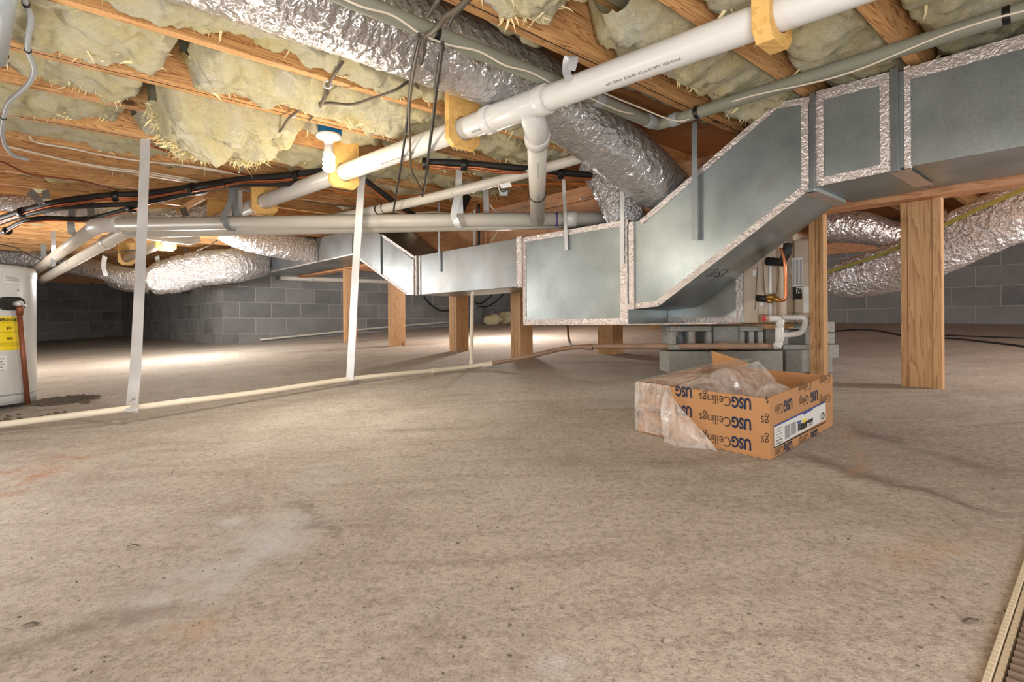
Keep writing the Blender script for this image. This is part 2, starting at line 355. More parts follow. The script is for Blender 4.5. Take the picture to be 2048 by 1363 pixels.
def smooth_path(pts, per=8):
    """Catmull-Rom through points"""
    pts = [Vector(p) for p in pts]; out = []
    for i in range(len(pts) - 1):
        p0 = pts[max(i - 1, 0)]; p1 = pts[i]; p2 = pts[i + 1]; p3 = pts[min(i + 2, len(pts) - 1)]
        for k in range(per):
            t = k / per
            out.append(0.5 * ((2 * p1) + (p2 - p0) * t + (2 * p0 - 5 * p1 + 4 * p2 - p3) * t * t + (3 * p1 - p0 - 3 * p2 + p3) * t ** 3))
    out.append(pts[-1]); return out
def text(body, org, xd, yd, size, mat, parent, name='lettering', bold=0.0, sx=1.0, center=False, mapf=None, lift=0.0008):
    cu = bpy.data.curves.new(name, 'FONT'); cu.body = body; cu.size = size; cu.offset = bold; cu.resolution_u = 3
    if center: cu.align_x = 'CENTER'
    t = bpy.data.objects.new(name, cu); me = bpy.data.meshes.new_from_object(t); bpy.data.objects.remove(t)
    xd = Vector(xd).normalized(); yd = Vector(yd).normalized(); n = xd.cross(yd); off = WLOC[parent.name]
    for v in me.vertices:
        p = (org + xd * (v.co.x * sx) + yd * v.co.y + n * lift) if mapf is None else mapf(v.co.x * sx, v.co.y)
        v.co = p - off
    o = bpy.data.objects.new(name, me); C.objects.link(o); o.parent = parent; me.materials.clear(); me.materials.append(M[mat]); WLOC[o.name] = Vector(off)
    return o
def nz(p, s=1.0, seed=0.0): return noise.noise(Vector((p[0] * s + seed, p[1] * s - seed * 0.7, p[2] * s + seed * 1.3)))
# ---------------------------------------------------------------- room shell
H = 1.003                          # joist undersides over eye level
U_R, V_B, V_F = 7.86, 8.19, 13.8
hx, hy = PF(140, 808).x, PF(140, 808).y
def floor_pt(a, b):
    x = -14 + 24 * a; y = -2.2 + 16.5 * b
    return (x, y, floor_z(x, y))
DC = PF(126, 806)
def pit(x, y):
    """depth of the broken hole beside the heater"""
    dx, dy = (x - DC.x) / .15, (y - DC.y) / .14; r = math.hypot(dx, dy) + .22 * noise.noise(Vector((x * 6, y * 6, 2)))
    k = max(0.0, min(1.0, (1.0 - r) / .42)); k = k * k * (3 - 2 * k)
    return k * (.085 + .03 * noise.noise(Vector((x * 18, y * 18, 5)))) - .012 * math.exp(-((r - 1.08) / .14) ** 2)
fl = MB(); NX, NY = 60, 40; gx = lambda i: -14 + 24 * i / NX; gy = lambda j: -2.2 + 16.5 * j / NY
i0 = int((DC.x - .4 + 14) / .4); i1 = int((DC.x + .4 + 14) / .4) + 1; j0 = int((DC.y - .4 + 2.2) / .4125); j1 = int((DC.y + .4 + 2.2) / .4125) + 1
for i in range(NX + 1):
    for j in range(NY + 1): fl.v.append(Vector((gx(i), gy(j), floor_z(gx(i), gy(j)))))
for i in range(NX):
    for j in range(NY):
        if not (i0 <= i < i1 and j0 <= j < j1): a = i * (NY + 1) + j; fl.face([a, a + NY + 1, a + NY + 2, a + 1], True)
def patchf(a, b, lift=0.0):
    x = gx(i0) + (gx(i1) - gx(i0)) * a; y = gy(j0) + (gy(j1) - gy(j0)) * b
    e = min(a, 1 - a, b, 1 - b); return (x, y, floor_z(x, y) - (pit(x, y) if e > .02 else 0) + lift)
fl.grid(patchf, 90, 90)
struct(fl.build('floor', 'concrete', origin=Vector((0, 0, 0))))
def wall(name, p, q, z0, z1, th=0.2, phase=(0.0, 0.0), mat='cmu'):
    """block wall from p to q (grid u,v), visible face on the left of p->q; texture axes: along, up"""
    a, b = G(p[0], p[1], 0), G(q[0], q[1], 0); x = (b - a).normalized(); y = Vector((0, 0, 1)); n = x.cross(y); l = (b - a).length
    mb = MB(); mb.box(Vector((l / 2, (z0 + z1) / 2, -th / 2)), Vector((l / 2, 0, 0)), Vector((0, (z1 - z0) / 2, 0)), Vector((0, 0, th / 2)))
    for v in mb.v: v += Vector((phase[0], phase[1], 0))
    o = bpy.data.objects.new(name, mb.mesh(name, Vector((0, 0, 0)))); C.objects.link(o); o.data.materials.append(M[mat])
    o.matrix_world = Matrix.Translation(a) @ Matrix((x, y, n)).transposed().to_4x4() @ Matrix.Translation((-phase[0], -phase[1], 0))
    return struct(o)
ph = (0.0, 0.2156 * 20 - 0.555)
wall('wall_back', (2.156, V_B), (U_R, V_B), -0.9, H + .238, phase=ph)
wall('wall_side', (1.75, V_F), (2.156, V_B), -0.9, H + .238, phase=(0.2, ph[1]), mat='cmu_half')
wall('wall_far', (-3.0, V_F), (1.75, V_F), -1.0, H + .238, phase=ph)
wall('wall_right', (U_R, V_B), (U_R, -1.6), -0.9, H + .238, phase=(0.13, 0.2156 * 20 - 0.17))
wall('wall_left', (-1.9, -1.6), (-1.9, V_F), -1.0, H + .238, phase=ph)
wall('wall_front', (U_R, -1.6), (-1.9, -1.6), -1.0, H + .238, phase=ph)
sf = MB(); sf.gbox(-2.1, U_R + 0.2, -1.8, V_F + 0.2, H + 0.238, H + 0.26); struct(sf.build('ceiling', 'subfloor'))
for k, (p, q_) in enumerate((((-1.9, V_F - .02), (1.74, V_F - .02)), ((2.17, V_B - .02), (U_R - .02, V_B - .02)), ((U_R - .02, V_B - .02), (U_R - .02, -1.55)), ((1.735, V_F - .04), (2.14, V_B + .02)))):
    struct(board('trim_%d' % (k + 1), G(p[0], p[1], H + .02), G(q_[0], q_[1], H + .02), DZ, .30, .036, 'beam'))
# ---------------------------------------------------------------- joists
JO = [(-0.62, .04), (-0.2, .04), (0.19, .04), (0.575, .045), (0.97, .04), (1.39, .078), (2.205, .04), (2.675, .078), (3.076, .04), (3.535, .078)]
q = 3.95
while q < 13.6: JO.append((q, .04)); q += 0.44
JL = {4: 'floor joist crossing above the white drain pipe, second right of the foil duct', 3: 'floor joist at top right, just right of the thick plywood bracket',
      5: 'doubled floor joist running right of the big foil duct, under the yellow batts', 6: 'topmost floor joist at left, nearest the big foil duct',
      7: 'doubled floor joist that carries the lit bulb', 8: 'floor joist just behind the lit bulb, below the hanging torn wool', 9: 'doubled floor joist the tall left strap is nailed to'}
for i, (q, t) in enumerate(JO):
    u1 = U_R if q < V_B else 1.95
    ORD = ['first', 'second', 'third', 'fourth', 'fifth', 'sixth', 'seventh', 'eighth', 'ninth', 'tenth', 'eleventh', 'twelfth']
    lab = JL.get(i) or ('%s bare joist behind the doubled one the tall left strap is nailed to' % ORD[i - 10] if 10 <= i < 22 and q < V_B else 'floor joist over the nearest part of the slab' if q < 0.5 else 'bare floor joist among those receding beyond the black refrigerant lines' if q < V_B else 'dim floor joist over the far left corner past the block pier')
    o = board('floor_joist', G(-1.85, q, H + 0.1175), G(u1, q, H + 0.1175), DV, t, 0.235, 'joist')
    tag(o, lab, 'joist', 'floor joists')
    if t > .06:   # seam between the two plies
        sm = MB(); sm.gbox(-1.8, u1 - .02, q - .002, q + .002, H - .0012, H + .01)
        me = sm.build('ply_seam', 'wire_dark', o); me.parent = None; me.parent = o; me.matrix_parent_inverse = Matrix(); me.matrix_basis = o.matrix_basis.inverted() @ Matrix.Translation(WLOC[o.name])
# ---------------------------------------------------------------- insulation batts
rnd = random.Random(5)
def batt(q0, q1, u0, u1, lo, seed, res=0.03, amp=1.0, sag=None, wisps=0, label='', rag=1.0):
    nu = max(6, int((u1 - u0) / (res * .72))); nv = max(5, int((q1 - q0) / (res * .72))); mb = MB()
    def bot(a, b):
        u = u0 + (u1 - u0) * a; v = q0 + (q1 - q0) * b
        z = H + lo + amp * (0.055 * nz((u, v, 0), 2.6, seed) + 0.03 * nz((u, v, 0), 7.5, seed + 3) + 0.022 * nz((u, v, 0), 19, seed + 9) + 0.013 * nz((u, v, 0), 43, seed + 11))
        z -= 0.03 * amp * math.sin(math.pi * b) + amp * .045 * (abs(nz((u, v, 1), 6.5, seed + 21)) ** .6) + amp * .018 * (abs(nz((u, v, 1), 17, seed + 25)) ** .6)
        e = max(0, (b - 0.72) / 0.28); z += e * e * (0.02 + 0.05 * rag * (0.5 + nz((u, 0, 0), 4.5, seed + 5) + 0.55 * nz((u, 0, 0), 13, seed + 6) + 0.35 * nz((u, 0, 0), 34, seed + 8)))
        en = min(a, 1 - a) * (u1 - u0)
        et = .055 + .05 * nz((0, v, 0), 14, seed)
        if en < et: z += (et - en) * 1.8
        if sag: z -= sag(u, v)
        z = min(z, H + 0.225)
        if b <= 0 or b >= 1: return G(u, q0 - .006 if b <= 0 else q1 + .006, H + .228)
        du = 0.03 * nz((0, v, 3), 13, seed) + .015 * nz((u, v, 3), 30, seed)
        return G(u + du, v, z)
    mb.grid(bot, nu, nv); mb.grid(lambda a, b: G(u0 + (u1 - u0) * a, q0 + (q1 - q0) * b, H + 0.232), 2, 2, False)
    o = mb.build('insulation_batt', 'wool'); tag(o, label, 'insulation', 'insulation batts between the joists')
    if wisps:
        wb = MB()
        for k in range(wisps):
            a = rnd.random(); b = 0.6 + 0.4 * rnd.random(); p = Vector(bot(a, b)); d = Vector((rnd.uniform(-1, 1), rnd.uniform(-1, 1), rnd.uniform(-1.3, -0.1))).normalized()
            l = rnd.uniform(.012, .06) * (1.5 if wisps > 500 and k % 9 == 0 else 1); s = d.cross(Vector((rnd.random(), rnd.random(), rnd.random()))).normalized() * rnd.uniform(.002, .007); m = p + d * l * .5 + s * .7
            i = len(wb.v); up = -d * .01; wb.v += [p - s + up, p + s + up, m + s * .6, m - s * .6, p + d * l]; wb.face([i, i + 1, i + 2, i + 3]); wb.face([i + 3, i + 2, i + 4])
        x = wb.build('loose_fibers', 'fiber', o); x['kind'] = 'stuff'
    return o
ANIM = 'yellow fiberglass batt '
B = lambda i: (JO[i][0] + JO[i][1] / 2 + .003, JO[i + 1][0] - JO[i + 1][1] / 2 - .003)
batt(*B(1), -0.3, 3.4, .10, 0.6, .035, 1.0, None, 0, ANIM + 'above the biggest sheet metal duct at the right edge')
batt(*B(2), -0.3, 3.6, .09, 1.1, .028, 1.0, None, 20, ANIM + 'at the top right corner, past the tall grey pipe')
batt(*B(3), -0.3, 1.02, .05, 2.2, .028, 1.0, None, 20, ANIM + 'above the near end of the white drain pipe')
batt(*B(3), 1.06, 3.8, .06, 2.9, .025, 1.0, None, 60, ANIM + 'beside the thick wooden pipe bracket at top right')
batt(*B(4), -0.3, 0.94, .045, 3.3, .022, 1.1, None, 60, ANIM + 'above the white drain pipe at top centre')
batt(*B(4), 0.98, 1.36, .04, 3.9, .018, 1.2, lambda u, v: .06 * math.exp(-((u - 1.15) / .1) ** 2), 60, ANIM + 'hanging in a small torn flap above the white drain pipe')
batt(*B(4), 1.56, 3.8, .05, 4.4, .025, 1.1, None, 60, ANIM + 'behind the white drain pipe, over the grey pipe corner')
batt(B(5)[0], 1.62, -0.5, 2.9, .13, 5.1, .04, .7, None, 0, ANIM + 'in the shadow between the big foil duct and the doubled joist')
batt(1.975, B(5)[1], -0.5, 2.6, .05, 5.5, .022, 1.0, None, 120, ANIM + 'tucked between the big foil duct and the topmost left joist')
batt(*B(6), -0.2, 0.50, .045, 6.2, .018, 1.0, None, 60, ANIM + 'at the top left corner, below the first joist')
batt(*B(6), 0.53, 2.6, .04, 6.9, .018, 1.1, None, 160, ANIM + 'beside the big foil duct, above the lit bulb')
batt(*B(7), -0.2, 0.46, .055, 7.2, .018, 1.0, None, 90, ANIM + 'at far left between two doubled joists')
batt(*B(7), 1.12, 1.58, .085, 7.8, .02, 1.0, None, 40, ANIM + 'directly above the lit bulb')
batt(*B(7), 0.48, 1.10, .02, 7.7, .011, 1.3, lambda u, v: (.13 * math.exp(-((u - .72) / .24) ** 2) + .07 * math.exp(-((u - .98) / .09) ** 2)) * (1 + .45 * nz((u, v, 0), 9, 3)), 900, ANIM + 'torn and hanging in a shaggy clump left of the bulb', 0.25)
batt(*B(7), 1.62, 2.9, .07, 7.9, .025, 1.0, None, 60, ANIM + 'right of the bulb, over the plywood bracket')
batt(*B(8), -0.2, 0.45, .06, 8.2, .02, 1.0, None, 60, ANIM + 'above the top end of the tall left strap')
batt(*B(8), 0.50, 2.9, .05, 8.8, .022, 1.0, None, 80, ANIM + 'behind the hanging clump, over the black refrigerant lines')
batt(*B(9), -0.2, 1.2, .065, 9.2, .025, 1.0, None, 40, ANIM + 'left of the tall left strap, past the doubled joist')
batt(*B(9), 1.28, 2.9, .09, 9.7, .028, 1.0, None, 40, ANIM + 'behind the second metal strap')
for i in range(10, len(JO) - 1):
    far = JO[i][0] > 7.6
    if i < 17: batt(*B(i), 0.0 + .1 * (i % 3), (1.5 + .5 * (i % 2)), .11 + .02 * ((i * 7) % 3), 10.3 + i, .05, 1.1, None, 20, 'pale batt in the %s bay behind the strap joist, left of the level pipes' % ORD[i - 10])
    batt(*B(i), (2.1 if i < 17 else -0.3), (3.4 + .8 * (i % 2) if not far else 1.8), .12, 30.3 + i, .06, 1.0, None, 0, 'pale batt over the trunk duct, in the %s bay behind the strap joist' % ORD[i - 10] if not far else 'pale batt in a dim bay over the far left corner')
# ---------------------------------------------------------------- beam and posts
bt = thing('floor_beam', 'long built-up wooden beam on posts behind the sheet metal ducts', 'beam', G(3.19, 3, .6))
ZB = 0.575
VJ, ZB2 = 2.3, 0.71
for k in range(3):
    u = 3.145 + .04 * k
    board('beam_ply', G(u, -1.55, (ZB + .90) / 2), G(u, VJ, (ZB + .90) / 2), DU, .038, .90 - ZB, 'beam', bt)
    board('beam_ply', G(u, VJ + .002, (ZB2 + .90) / 2), G(u, 8.1, (ZB2 + .90) / 2), DU, .038, .90 - ZB2, 'beam', bt)
board('sill_plate', G(3.185, -1.55, (H + .90) / 2), G(3.185, 8.1, (H + .90) / 2), DU, .14, H - .90 - .004, 'beam', bt)
def post(px, py, u, label, ply, top=ZB):
    """post under the beam: ply = list of (du, dv, wu, wv)"""
    a, b = ray(px, py); Y = u / (a * S_ + C_); p = Vector((a * Y, Y, 0)); uu, vv = uv(p)
    zf = floor_z(p.x, p.y) - EYE - 0.02; top = ZB2 if vv > VJ else top
    t = thing('beam_post', label, 'post', G(uu, vv, zf + .02), 'beam posts')
    for du, dv, wu, wv in ply: board('stud', G(uu + du, vv + dv, zf), G(uu + du, vv + dv, top - .001), DU, wu, wv, 'post', t)
    return t
def vpx(px, u): p = PU(px, 600, u); return uv(p)[1]
vm_ = vpx(1847, 3.21)
w1, w2, w3, w4 = [vpx(x, 3.19) - vm_ for x in (1802, 1815, 1868, 1886)]
post(1847, 775, 3.21, 'nearest tall post, built of two studs around a wide board, right of the carton', [(0.01, (w1 + w2) / 2, .05, w1 - w2), (0.012, (w2 + w3) / 2, .04, w2 - w3 - .001), (-.008, (w3 + w4) / 2, .05, w3 - w4)])
vm_ = vpx(1637, 3.21)
w1, w2, w3, w4 = [vpx(x, 3.19) - vm_ for x in (1620, 1632, 1642, 1650)]
post(1637, 740, 3.21, 'wooden post of three studs between the carton and the foil duct', [(0, (w1 + w2) / 2, .05, w1 - w2), (0.006, (w2 + w3) / 2, .05, w2 - w3 - .001), (-.004, (w3 + w4) / 2, .06, w3 - w4)])
post(1047, 725, 3.2, 'wooden post at the left end of the plenum box', [(0, .06, .14, .04), (0, .02, .14, .038), (0, -.022, .14, .038)])
post(918, 711, 3.2, 'wooden post beside the thin vertical white pipe under the trunk duct', [(0, .04, .14, .038), (0, 0, .14, .038), (0, -.04, .14, .038)])
post(794, 691, 3.2, 'bright wooden post under the bend of the trunk duct', [(0, .045, .14, .045), (0, 0, .14, .04), (0, -.043, .14, .04)])
post(701, 678, 3.2, 'farthest wooden post, half hidden behind the second metal strap', [(0, .03, .14, .05), (0, -.022, .14, .05)])
# back row: posts behind the plenum
def post_f(px, py, label, wu, wv, top):
    p = PF(px, py); uu, vv = uv(p); z = p.z - EYE - .02
    t = thing('beam_post', label, 'post', p, 'beam posts')
    for k in (-1, 1): board('stud', G(uu, vv + k * wv / 4, z), G(uu, vv + k * wv / 4, top), DU, wu, wv / 2, 'post', t)
post_f(1221, 706, 'short-looking wooden post standing behind the plenum box', .14, .15, H)
post_f(1336, 720, 'thin wooden post left of the grey concrete blocks', .09, .05, -.02)
# ---------------------------------------------------------------- sheet metal ducts
UF, UB = 2.594, 3.09
def vz(px, py, u=UF): p = PU(px, py, u); return uv(p)[1], p.z - EYE
def vat(px, u=UF): return vz(px, 600, u)[0]
def shell(name, prof, u0, u1, mat, parent):
    mb = MB(); mb.prism([G(u0, v, z) for v, z in prof], DU * (u1 - u0)); return mb.build(name, mat, parent, 0.002)
def tape(a, b, wd, parent, u=UF, th=.0025, name='foil_tape_strip', seed=1.0):
    """crinkled foil tape on the front plane between (v,z) points a,b"""
    n = max(4, int(math.hypot(b[0] - a[0], b[1] - a[1]) / .012)); dx, dz = b[0] - a[0], b[1] - a[1]; l = math.hypot(dx, dz); nx, nz_ = -dz / l, dx / l
    mb = MB(); mb.grid(lambda s, t: G(u - th - .0016 * abs(noise.noise(Vector((s * l * 60 + seed, t * 3, seed)))), a[0] + dx * s + nx * wd * (t - .5 + .06 * noise.noise(Vector((s * l * 40, t * 9, seed)))), a[1] + dz * s + nz_ * wd * (t - .5 + .06 * noise.noise(Vector((s * l * 40, t * 9, seed + 4))))), n, 4)
    return mb.build(name, 'foil_tape', parent)
def flange(v, z0, z1, wd, dp, parent, mat='galv_dark', u=UF, name='joint_flange'):
    mb = MB(); mb.gbox(u - dp, u + .01, v - wd / 2, v + wd / 2, z0, z1); return mb.build(name, mat, parent, .002)
ZA0, ZA1 = .602, .978
vA, vB_ = vat(1800), vat(1632)
t = thing('supply_duct', 'large galvanised duct at right that drops in a slanted offset to the plenum', 'duct', G(UF, .9, .1))
shell('straight_section', [(-1.5, ZA0), (vA, ZA0), (vA, ZA1), (-1.5, ZA1)], UF, UB, 'galv', t)
shell('short_section', [(vA + .002, ZA0 - .004), (vB_, ZA0 - .012), (vB_, ZA1 + .006), (vA + .002, ZA1 + .004)], UF - .004, UB, 'galv', t)
s1, s2, s3, s4 = vz(1553, 206), vz(1282, 440), vz(1318, 611), vz(1606, 386)
vP = vat(1257)
prof = [(vB_ + .002, ZA1 + .006), s1, s2, (vP, s2[1] - .004), (vP, vz(1258, 619)[1]), (s3[0], s3[1]), s4, (vB_ + .002, s4[1])]
shell('offset_elbow', prof, UF, UB - .11, 'galv', t)
flange(vA + .012, ZA0 - .012, ZA1 + .014, .028, .016, t); flange(vA - .03, ZA0 - .008, ZA1 + .010, .022, .010, t, 'foil_tape')
tape((vA + .045, ZA0), (vA + .045, ZA1), .035, t, UF - .004)
flange(vB_ + .004, ZA0 - .02, ZA1 + .012, .022, .018, t); tape((vB_ - .022, ZA0 - .01), (vB_ - .022, ZA1), .03, t, UF - .004); tape((vB_ + .04, s4[1] + .01), (vB_ + .04, ZA1 - .01), .03, t)
tape((-1.5, ZA1 - .02), (vA - .04, ZA1 - .02), .05, t); tape((vA + .02, ZA1 - .015), (vB_ - .01, ZA1 - .008), .045, t, UF - .004); tape((vA + .02, ZA0 + .01), (vB_ - .01, ZA0), .035, t, UF - .004)
off = lambda p, d: (p[0], p[1] + d)
tape(off(s4, .012), off(s3, .018), .035, t); tape(off(s3, .012), (vP + .01, vz(1258, 617)[1] + .01), .03, t)
tape(off(s1, -.012), off(s2, -.014), .03, t); tape((vB_ + .02, ZA1 - .012), off(s1, -.012), .03, t)
flange(vP - .03, vz(1258, 619)[1], s2[1] - .002, .035, .014, t, 'foil_tape', name='tape_joint')
# tape laid across the underside at the bend
def utape(v, z, wd, par, u0=UF, u1=UB - .115, slope=0):
    mb = MB(); mb.grid(lambda s, q: G(u0 + (u1 - u0) * s, v + wd * (q - .5) + .004 * noise.noise(Vector((s * 20, q * 3, v))), z - .003 + slope * wd * (q - .5) - .002 * abs(noise.noise(Vector((s * 30, q * 4, 2))))), 30, 4); return mb.build('foil_tape_strip', 'foil_tape', par)
utape(s4[0] - .03, s4[1] - .001, .06, t); utape(vA + .0, ZA0 - .006, .07, t); 
bn = DU.cross(DV * (s4[0] - s3[0]) + DZ * (s4[1] - s3[1])).normalized(); bp0 = G(UF, s3[0], s3[1]); bn = bn if bn.z < 0 else -bn
mb = MB()
for stroke in (((330, 410), (480, 330), (640, 205), (690, 200)), ((330, 410), (450, 390), (600, 310), (700, 260)), ((720, 280), (725, 340), (690, 420), (570, 415)), ((800, 215), (890, 215), (990, 225), (900, 320), (740, 425))):
    mb.tube(smooth_path([PP(1390 + x / 14.97, 525 + y / 14.97, bp0, bn) for x, y in stroke], 5), .0022, 5)
mb.build('marker_scrawl', 'ink', t)
# plenum
ZP0 = .004; pl1, pl2 = vz(1047, 477), vz(1241, 441); v1 = vat(1047)
t = thing('plenum_box', 'square pale galvanised plenum box edged with foil tape, hanging behind the second hanger strap', 'plenum', G(UF, 2.3, ZP0))
shell('box', [(vP + .002, ZP0), (v1, ZP0), (v1, .588), (vP + .002, .588)], UF, UB - .02, 'galv', t)
vX = vat(1487, 2.985)
shell('rear_extension', [(vX, ZP0), (vP, ZP0), (vP, .56), (vX, .56)], 2.985, 3.12, 'galv', t)
for a, b, wd in (((v1 - .012, .01), (v1 - .012, .58), .03), ((vP + .03, .01), (vP + .03, .58), .05), ((vP, .018), (v1, .018), .035), ((vP, .573), (v1, .573), .032)): tape(a, b, wd, t)
tape((vX + .01, .022), (vP, .022), .035, t, 2.985); tape((vX + .022, .03), (vX + .022, .5), .04, t, 2.985)
shell('bottom_lip', [(vX, ZP0 - .006), (v1, ZP0 - .006), (v1, ZP0), (vX, ZP0)], UF - .004, 3.1, 'foil_tape', t)
# trunk to the left
TZ0, TZ1 = .262, .593
vC = vat(832); D0 = vz(706, 509); D1 = vz(515, 550); zD = (D0[1] + D1[1]) / 2; zDt = .985
t = thing('trunk_duct', 'long galvanised trunk duct left of the plenum with a dog-leg up toward the joists', 'duct', G(UF, 4, TZ0))
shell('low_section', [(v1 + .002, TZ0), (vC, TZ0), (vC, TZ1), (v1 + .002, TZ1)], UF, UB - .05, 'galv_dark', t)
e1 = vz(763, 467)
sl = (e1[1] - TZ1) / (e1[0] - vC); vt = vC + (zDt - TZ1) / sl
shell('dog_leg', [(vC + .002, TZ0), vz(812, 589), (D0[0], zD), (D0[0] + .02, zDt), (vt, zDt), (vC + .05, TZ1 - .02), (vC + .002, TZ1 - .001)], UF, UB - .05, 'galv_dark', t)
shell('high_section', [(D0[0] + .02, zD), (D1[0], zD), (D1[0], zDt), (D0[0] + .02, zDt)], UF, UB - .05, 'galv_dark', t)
flange(v1 + .03, TZ0 - .008, TZ1 + .006, .05, .012, t, 'foil_tape'); flange(v1 + .065, TZ0, TZ1, .014, .008, t)
flange(vC - .02, TZ0 - .004, TZ1 + .004, .02, .012, t, 'foil_tape'); flange(vC + .03, TZ0, TZ1 - .01, .018, .008, t, 'foil_tape'); flange(vC - .07, TZ0, TZ1, .016, .006, t, 'foil_tape')
g1 = vat(763); flange(g1, vz(763, 548)[1], vz(763, 468)[1], .03, .014, t)
tape(off(vz(812, 588), .01), off((D0[0], zD), .012), .022, t); tape((vC + .01, TZ1 - .015), off(e1, -.012), .025, t)
for px in (637, 540): flange(vat(px), zD, zDt, .02, .012, t)
tape((D0[0], zD + .006), (D1[0], zD + .006), .014, t)
# galvanised hangers
def hanger(pts, wd, label, mat='strap', width=.026, grp='thin metal duct hangers'):
    mb = MB(); mb.ribbon(pts, wd, width, .003); return tag(mb.build('hanger_strap', mat), label, 'strap', grp)
def hang(px, y0, y1, label, mat='strap', u=UF - .012, width=.026, dx=0):
    a, b = PU(px, y0, u), PU(px + dx, y1, u); hanger([a, (a + b) / 2 + DU * .001, b], DV, label, mat, width)
hang(1126, 331, 500, 'thin metal strap screwed to the middle of the pale plenum box', dx=7)
hang(1244, 371, 528, 'thin metal strap screwed at the seam right of the plenum box')
hang(1389, 243, 480, 'dark metal strap hanging down the slanted duct face', 'steel', UF - .03, .03)
hang(878, 404, 543, 'thin dark strap screwed to the low trunk duct', 'steel')
for px, m in ((949, 'strap'), (958, 'black')): 
    a, b = PU(px, 408, UB - .03), PU(px, 490, UB - .03); hanger([a, b], DV, ('pale' if m == 'strap' else 'black') + ' strap holding up the back edge of the low trunk duct', m, .03)
# ---------------------------------------------------------------- foil ducts
def flex(path, r, label, mat='foil', n=36, rib=.02, per=10, crump=.012, pitch=.03, seed=0.0, cat='flexible duct', step=.009, bands=(), stripe=None):
    P = smooth_path(path, per); Ls = [0]
    for i in range(1, len(P)): Ls.append(Ls[-1] + (P[i] - P[i - 1]).length)
    N = int(Ls[-1] / step); Q = []; RR = []; j = 0
    for i in range(N + 1):
        s = Ls[-1] * i / N
        while j < len(P) - 2 and Ls[j + 1] < s: j += 1
        f = (s - Ls[j]) / max(1e-6, Ls[j + 1] - Ls[j]); Q.append(P[j].lerp(P[j + 1], f)); g = (j + f) / (len(P) - 1)
        RR.append(r if not isinstance(r, (list, tuple)) else (lambda x: r[int(x)] + (r[min(int(x) + 1, len(r) - 1)] - r[int(x)]) * (x - int(x)))(g * (len(r) - 1)))
    def rf(i, a, rr, p):
        s = Ls[-1] * i / N; k = 1 + rib * abs(math.sin(math.pi * s / pitch + .6 * noise.noise(Vector((a * 1.5, s * 3, seed))))) - rib
        k += crump * noise.noise(Vector((math.cos(a) * 2.6 + seed, math.sin(a) * 2.6, s * 40))) * 2.4 + crump * 1.5 * noise.noise(Vector((math.cos(a) * 1.3, math.sin(a) * 1.3 + seed, s * 6)))
        for bs, bw, bd in bands:
            x = abs(s / Ls[-1] - bs) / bw
            if x < 1: k -= bd * (1 - x * x)
        return rr * k
    mb = MB(); mb.tube(Q, RR, n, True, rf); o = mb.build('flexible_duct', mat); tag(o, label, cat, 'foil flexible ducts')
    if stripe is not None:
        pts, wd = [], []
        for i in range(2, len(Q) - 2, 2):
            tg = (Q[i + 1] - Q[i - 1]).normalized(); x = (DZ - tg * tg.z).normalized(); y = tg.cross(x); nn = x * math.cos(stripe) + y * math.sin(stripe); pts.append(Q[i] + nn * (RR[i] * 1.012 + .002)); wd.append(tg.cross(nn))
        sb = MB(); sb.ribbon(pts, wd, .026, .001); sb.build('printed_stripe', 'stripe', o)
    return o
v0 = 1.80
flex([G(-.9, v0, 1.085), G(.3, v0, 1.085), G(1.2, v0, 1.082), G(1.75, v0, 1.06), G(2.2, v0 - .0, .95), G(2.55, v0 - .03, .82), G(2.78, v0 - .06, .72), G(2.86, v0 - .06, .66)], [.155, .155, .155, .152, .15, .15, .13, .10],
     'biggest foil duct overhead, running beside the grey pipe and down into the slanted duct', 'foil', 56, .015, 14, .012, .028, 2.0)
flex([G(2.66, vat(1205) + .1, 1.0), G(2.70, vat(1205), .82), G(2.72, vat(1222), .66), G(2.72, vat(1222), .585)], [.12, .125, .12, .105], 'upright crumpled foil duct standing on the plenum box', 'foil_shiny', 40, .02, 10, .03, .03, 4.0)
vq = vat(625)
flex([G(UF + .05, vq, .88), G(UF - .10, vq, .885), G(UF - .45, vq - .02, .915), G(UF - .75, vq, .95), G(1.66, vq + .0, 1.02)], [.14, .155, .155, .14, .12], 'foil duct leaving the front of the trunk duct, left of its dog-leg', 'foil_shiny', 36, .02, 12, .02, .035, 6.0)
flex([G(UF + .02, D1[0] - .32, .87), G(UF - .06, D1[0] - .33, .87), PY(470, 530, 6.95), PY(400, 538, 6.8), PY(340, 552, 6.65), PY(302, 563, 6.5)], [.17, .19, .21, .215, .21, .15], 'fat foil duct on the far end of the trunk duct, above the block pier', 'foil_shiny', 44, .02, 12, .03, .05, 8.0)
flex([PY(316, 558, 6.45), PY(250, 553, 6.7), PY(195, 538, 7.0), PY(130, 528, 7.3), PY(60, 517, 7.4), PY(-60, 508, 7.4)], [.13, .11, .112, .117, .117, .117], 'slim foil duct above the water heater at far left', 'foil_shiny', 30, .02, 12, .03, .04, 9.0)
flex([PY(225, 557, 7.6), PY(260, 566, 7.5), PY(300, 572, 7.6)], [.11, .12, .11], 'short foil duct stub sagging behind the tall left strap', 'foil', 26, .03, 8, .04, .04, 12.0)
flex([PY(-40, 402, 4.1), PY(60, 408, 4.2), PY(110, 416, 4.28), PY(200, 431, 4.45), PY(290, 437, 4.6), PY(360, 430, 4.6), PY(430, 420, 4.7)], [.062, .062, .068, .078, .078, .066, .055], 'foil duct under the upper black refrigerant lines at left', 'foil_shiny', 28, .02, 10, .03, .035, 10.0)
STR = 1.1
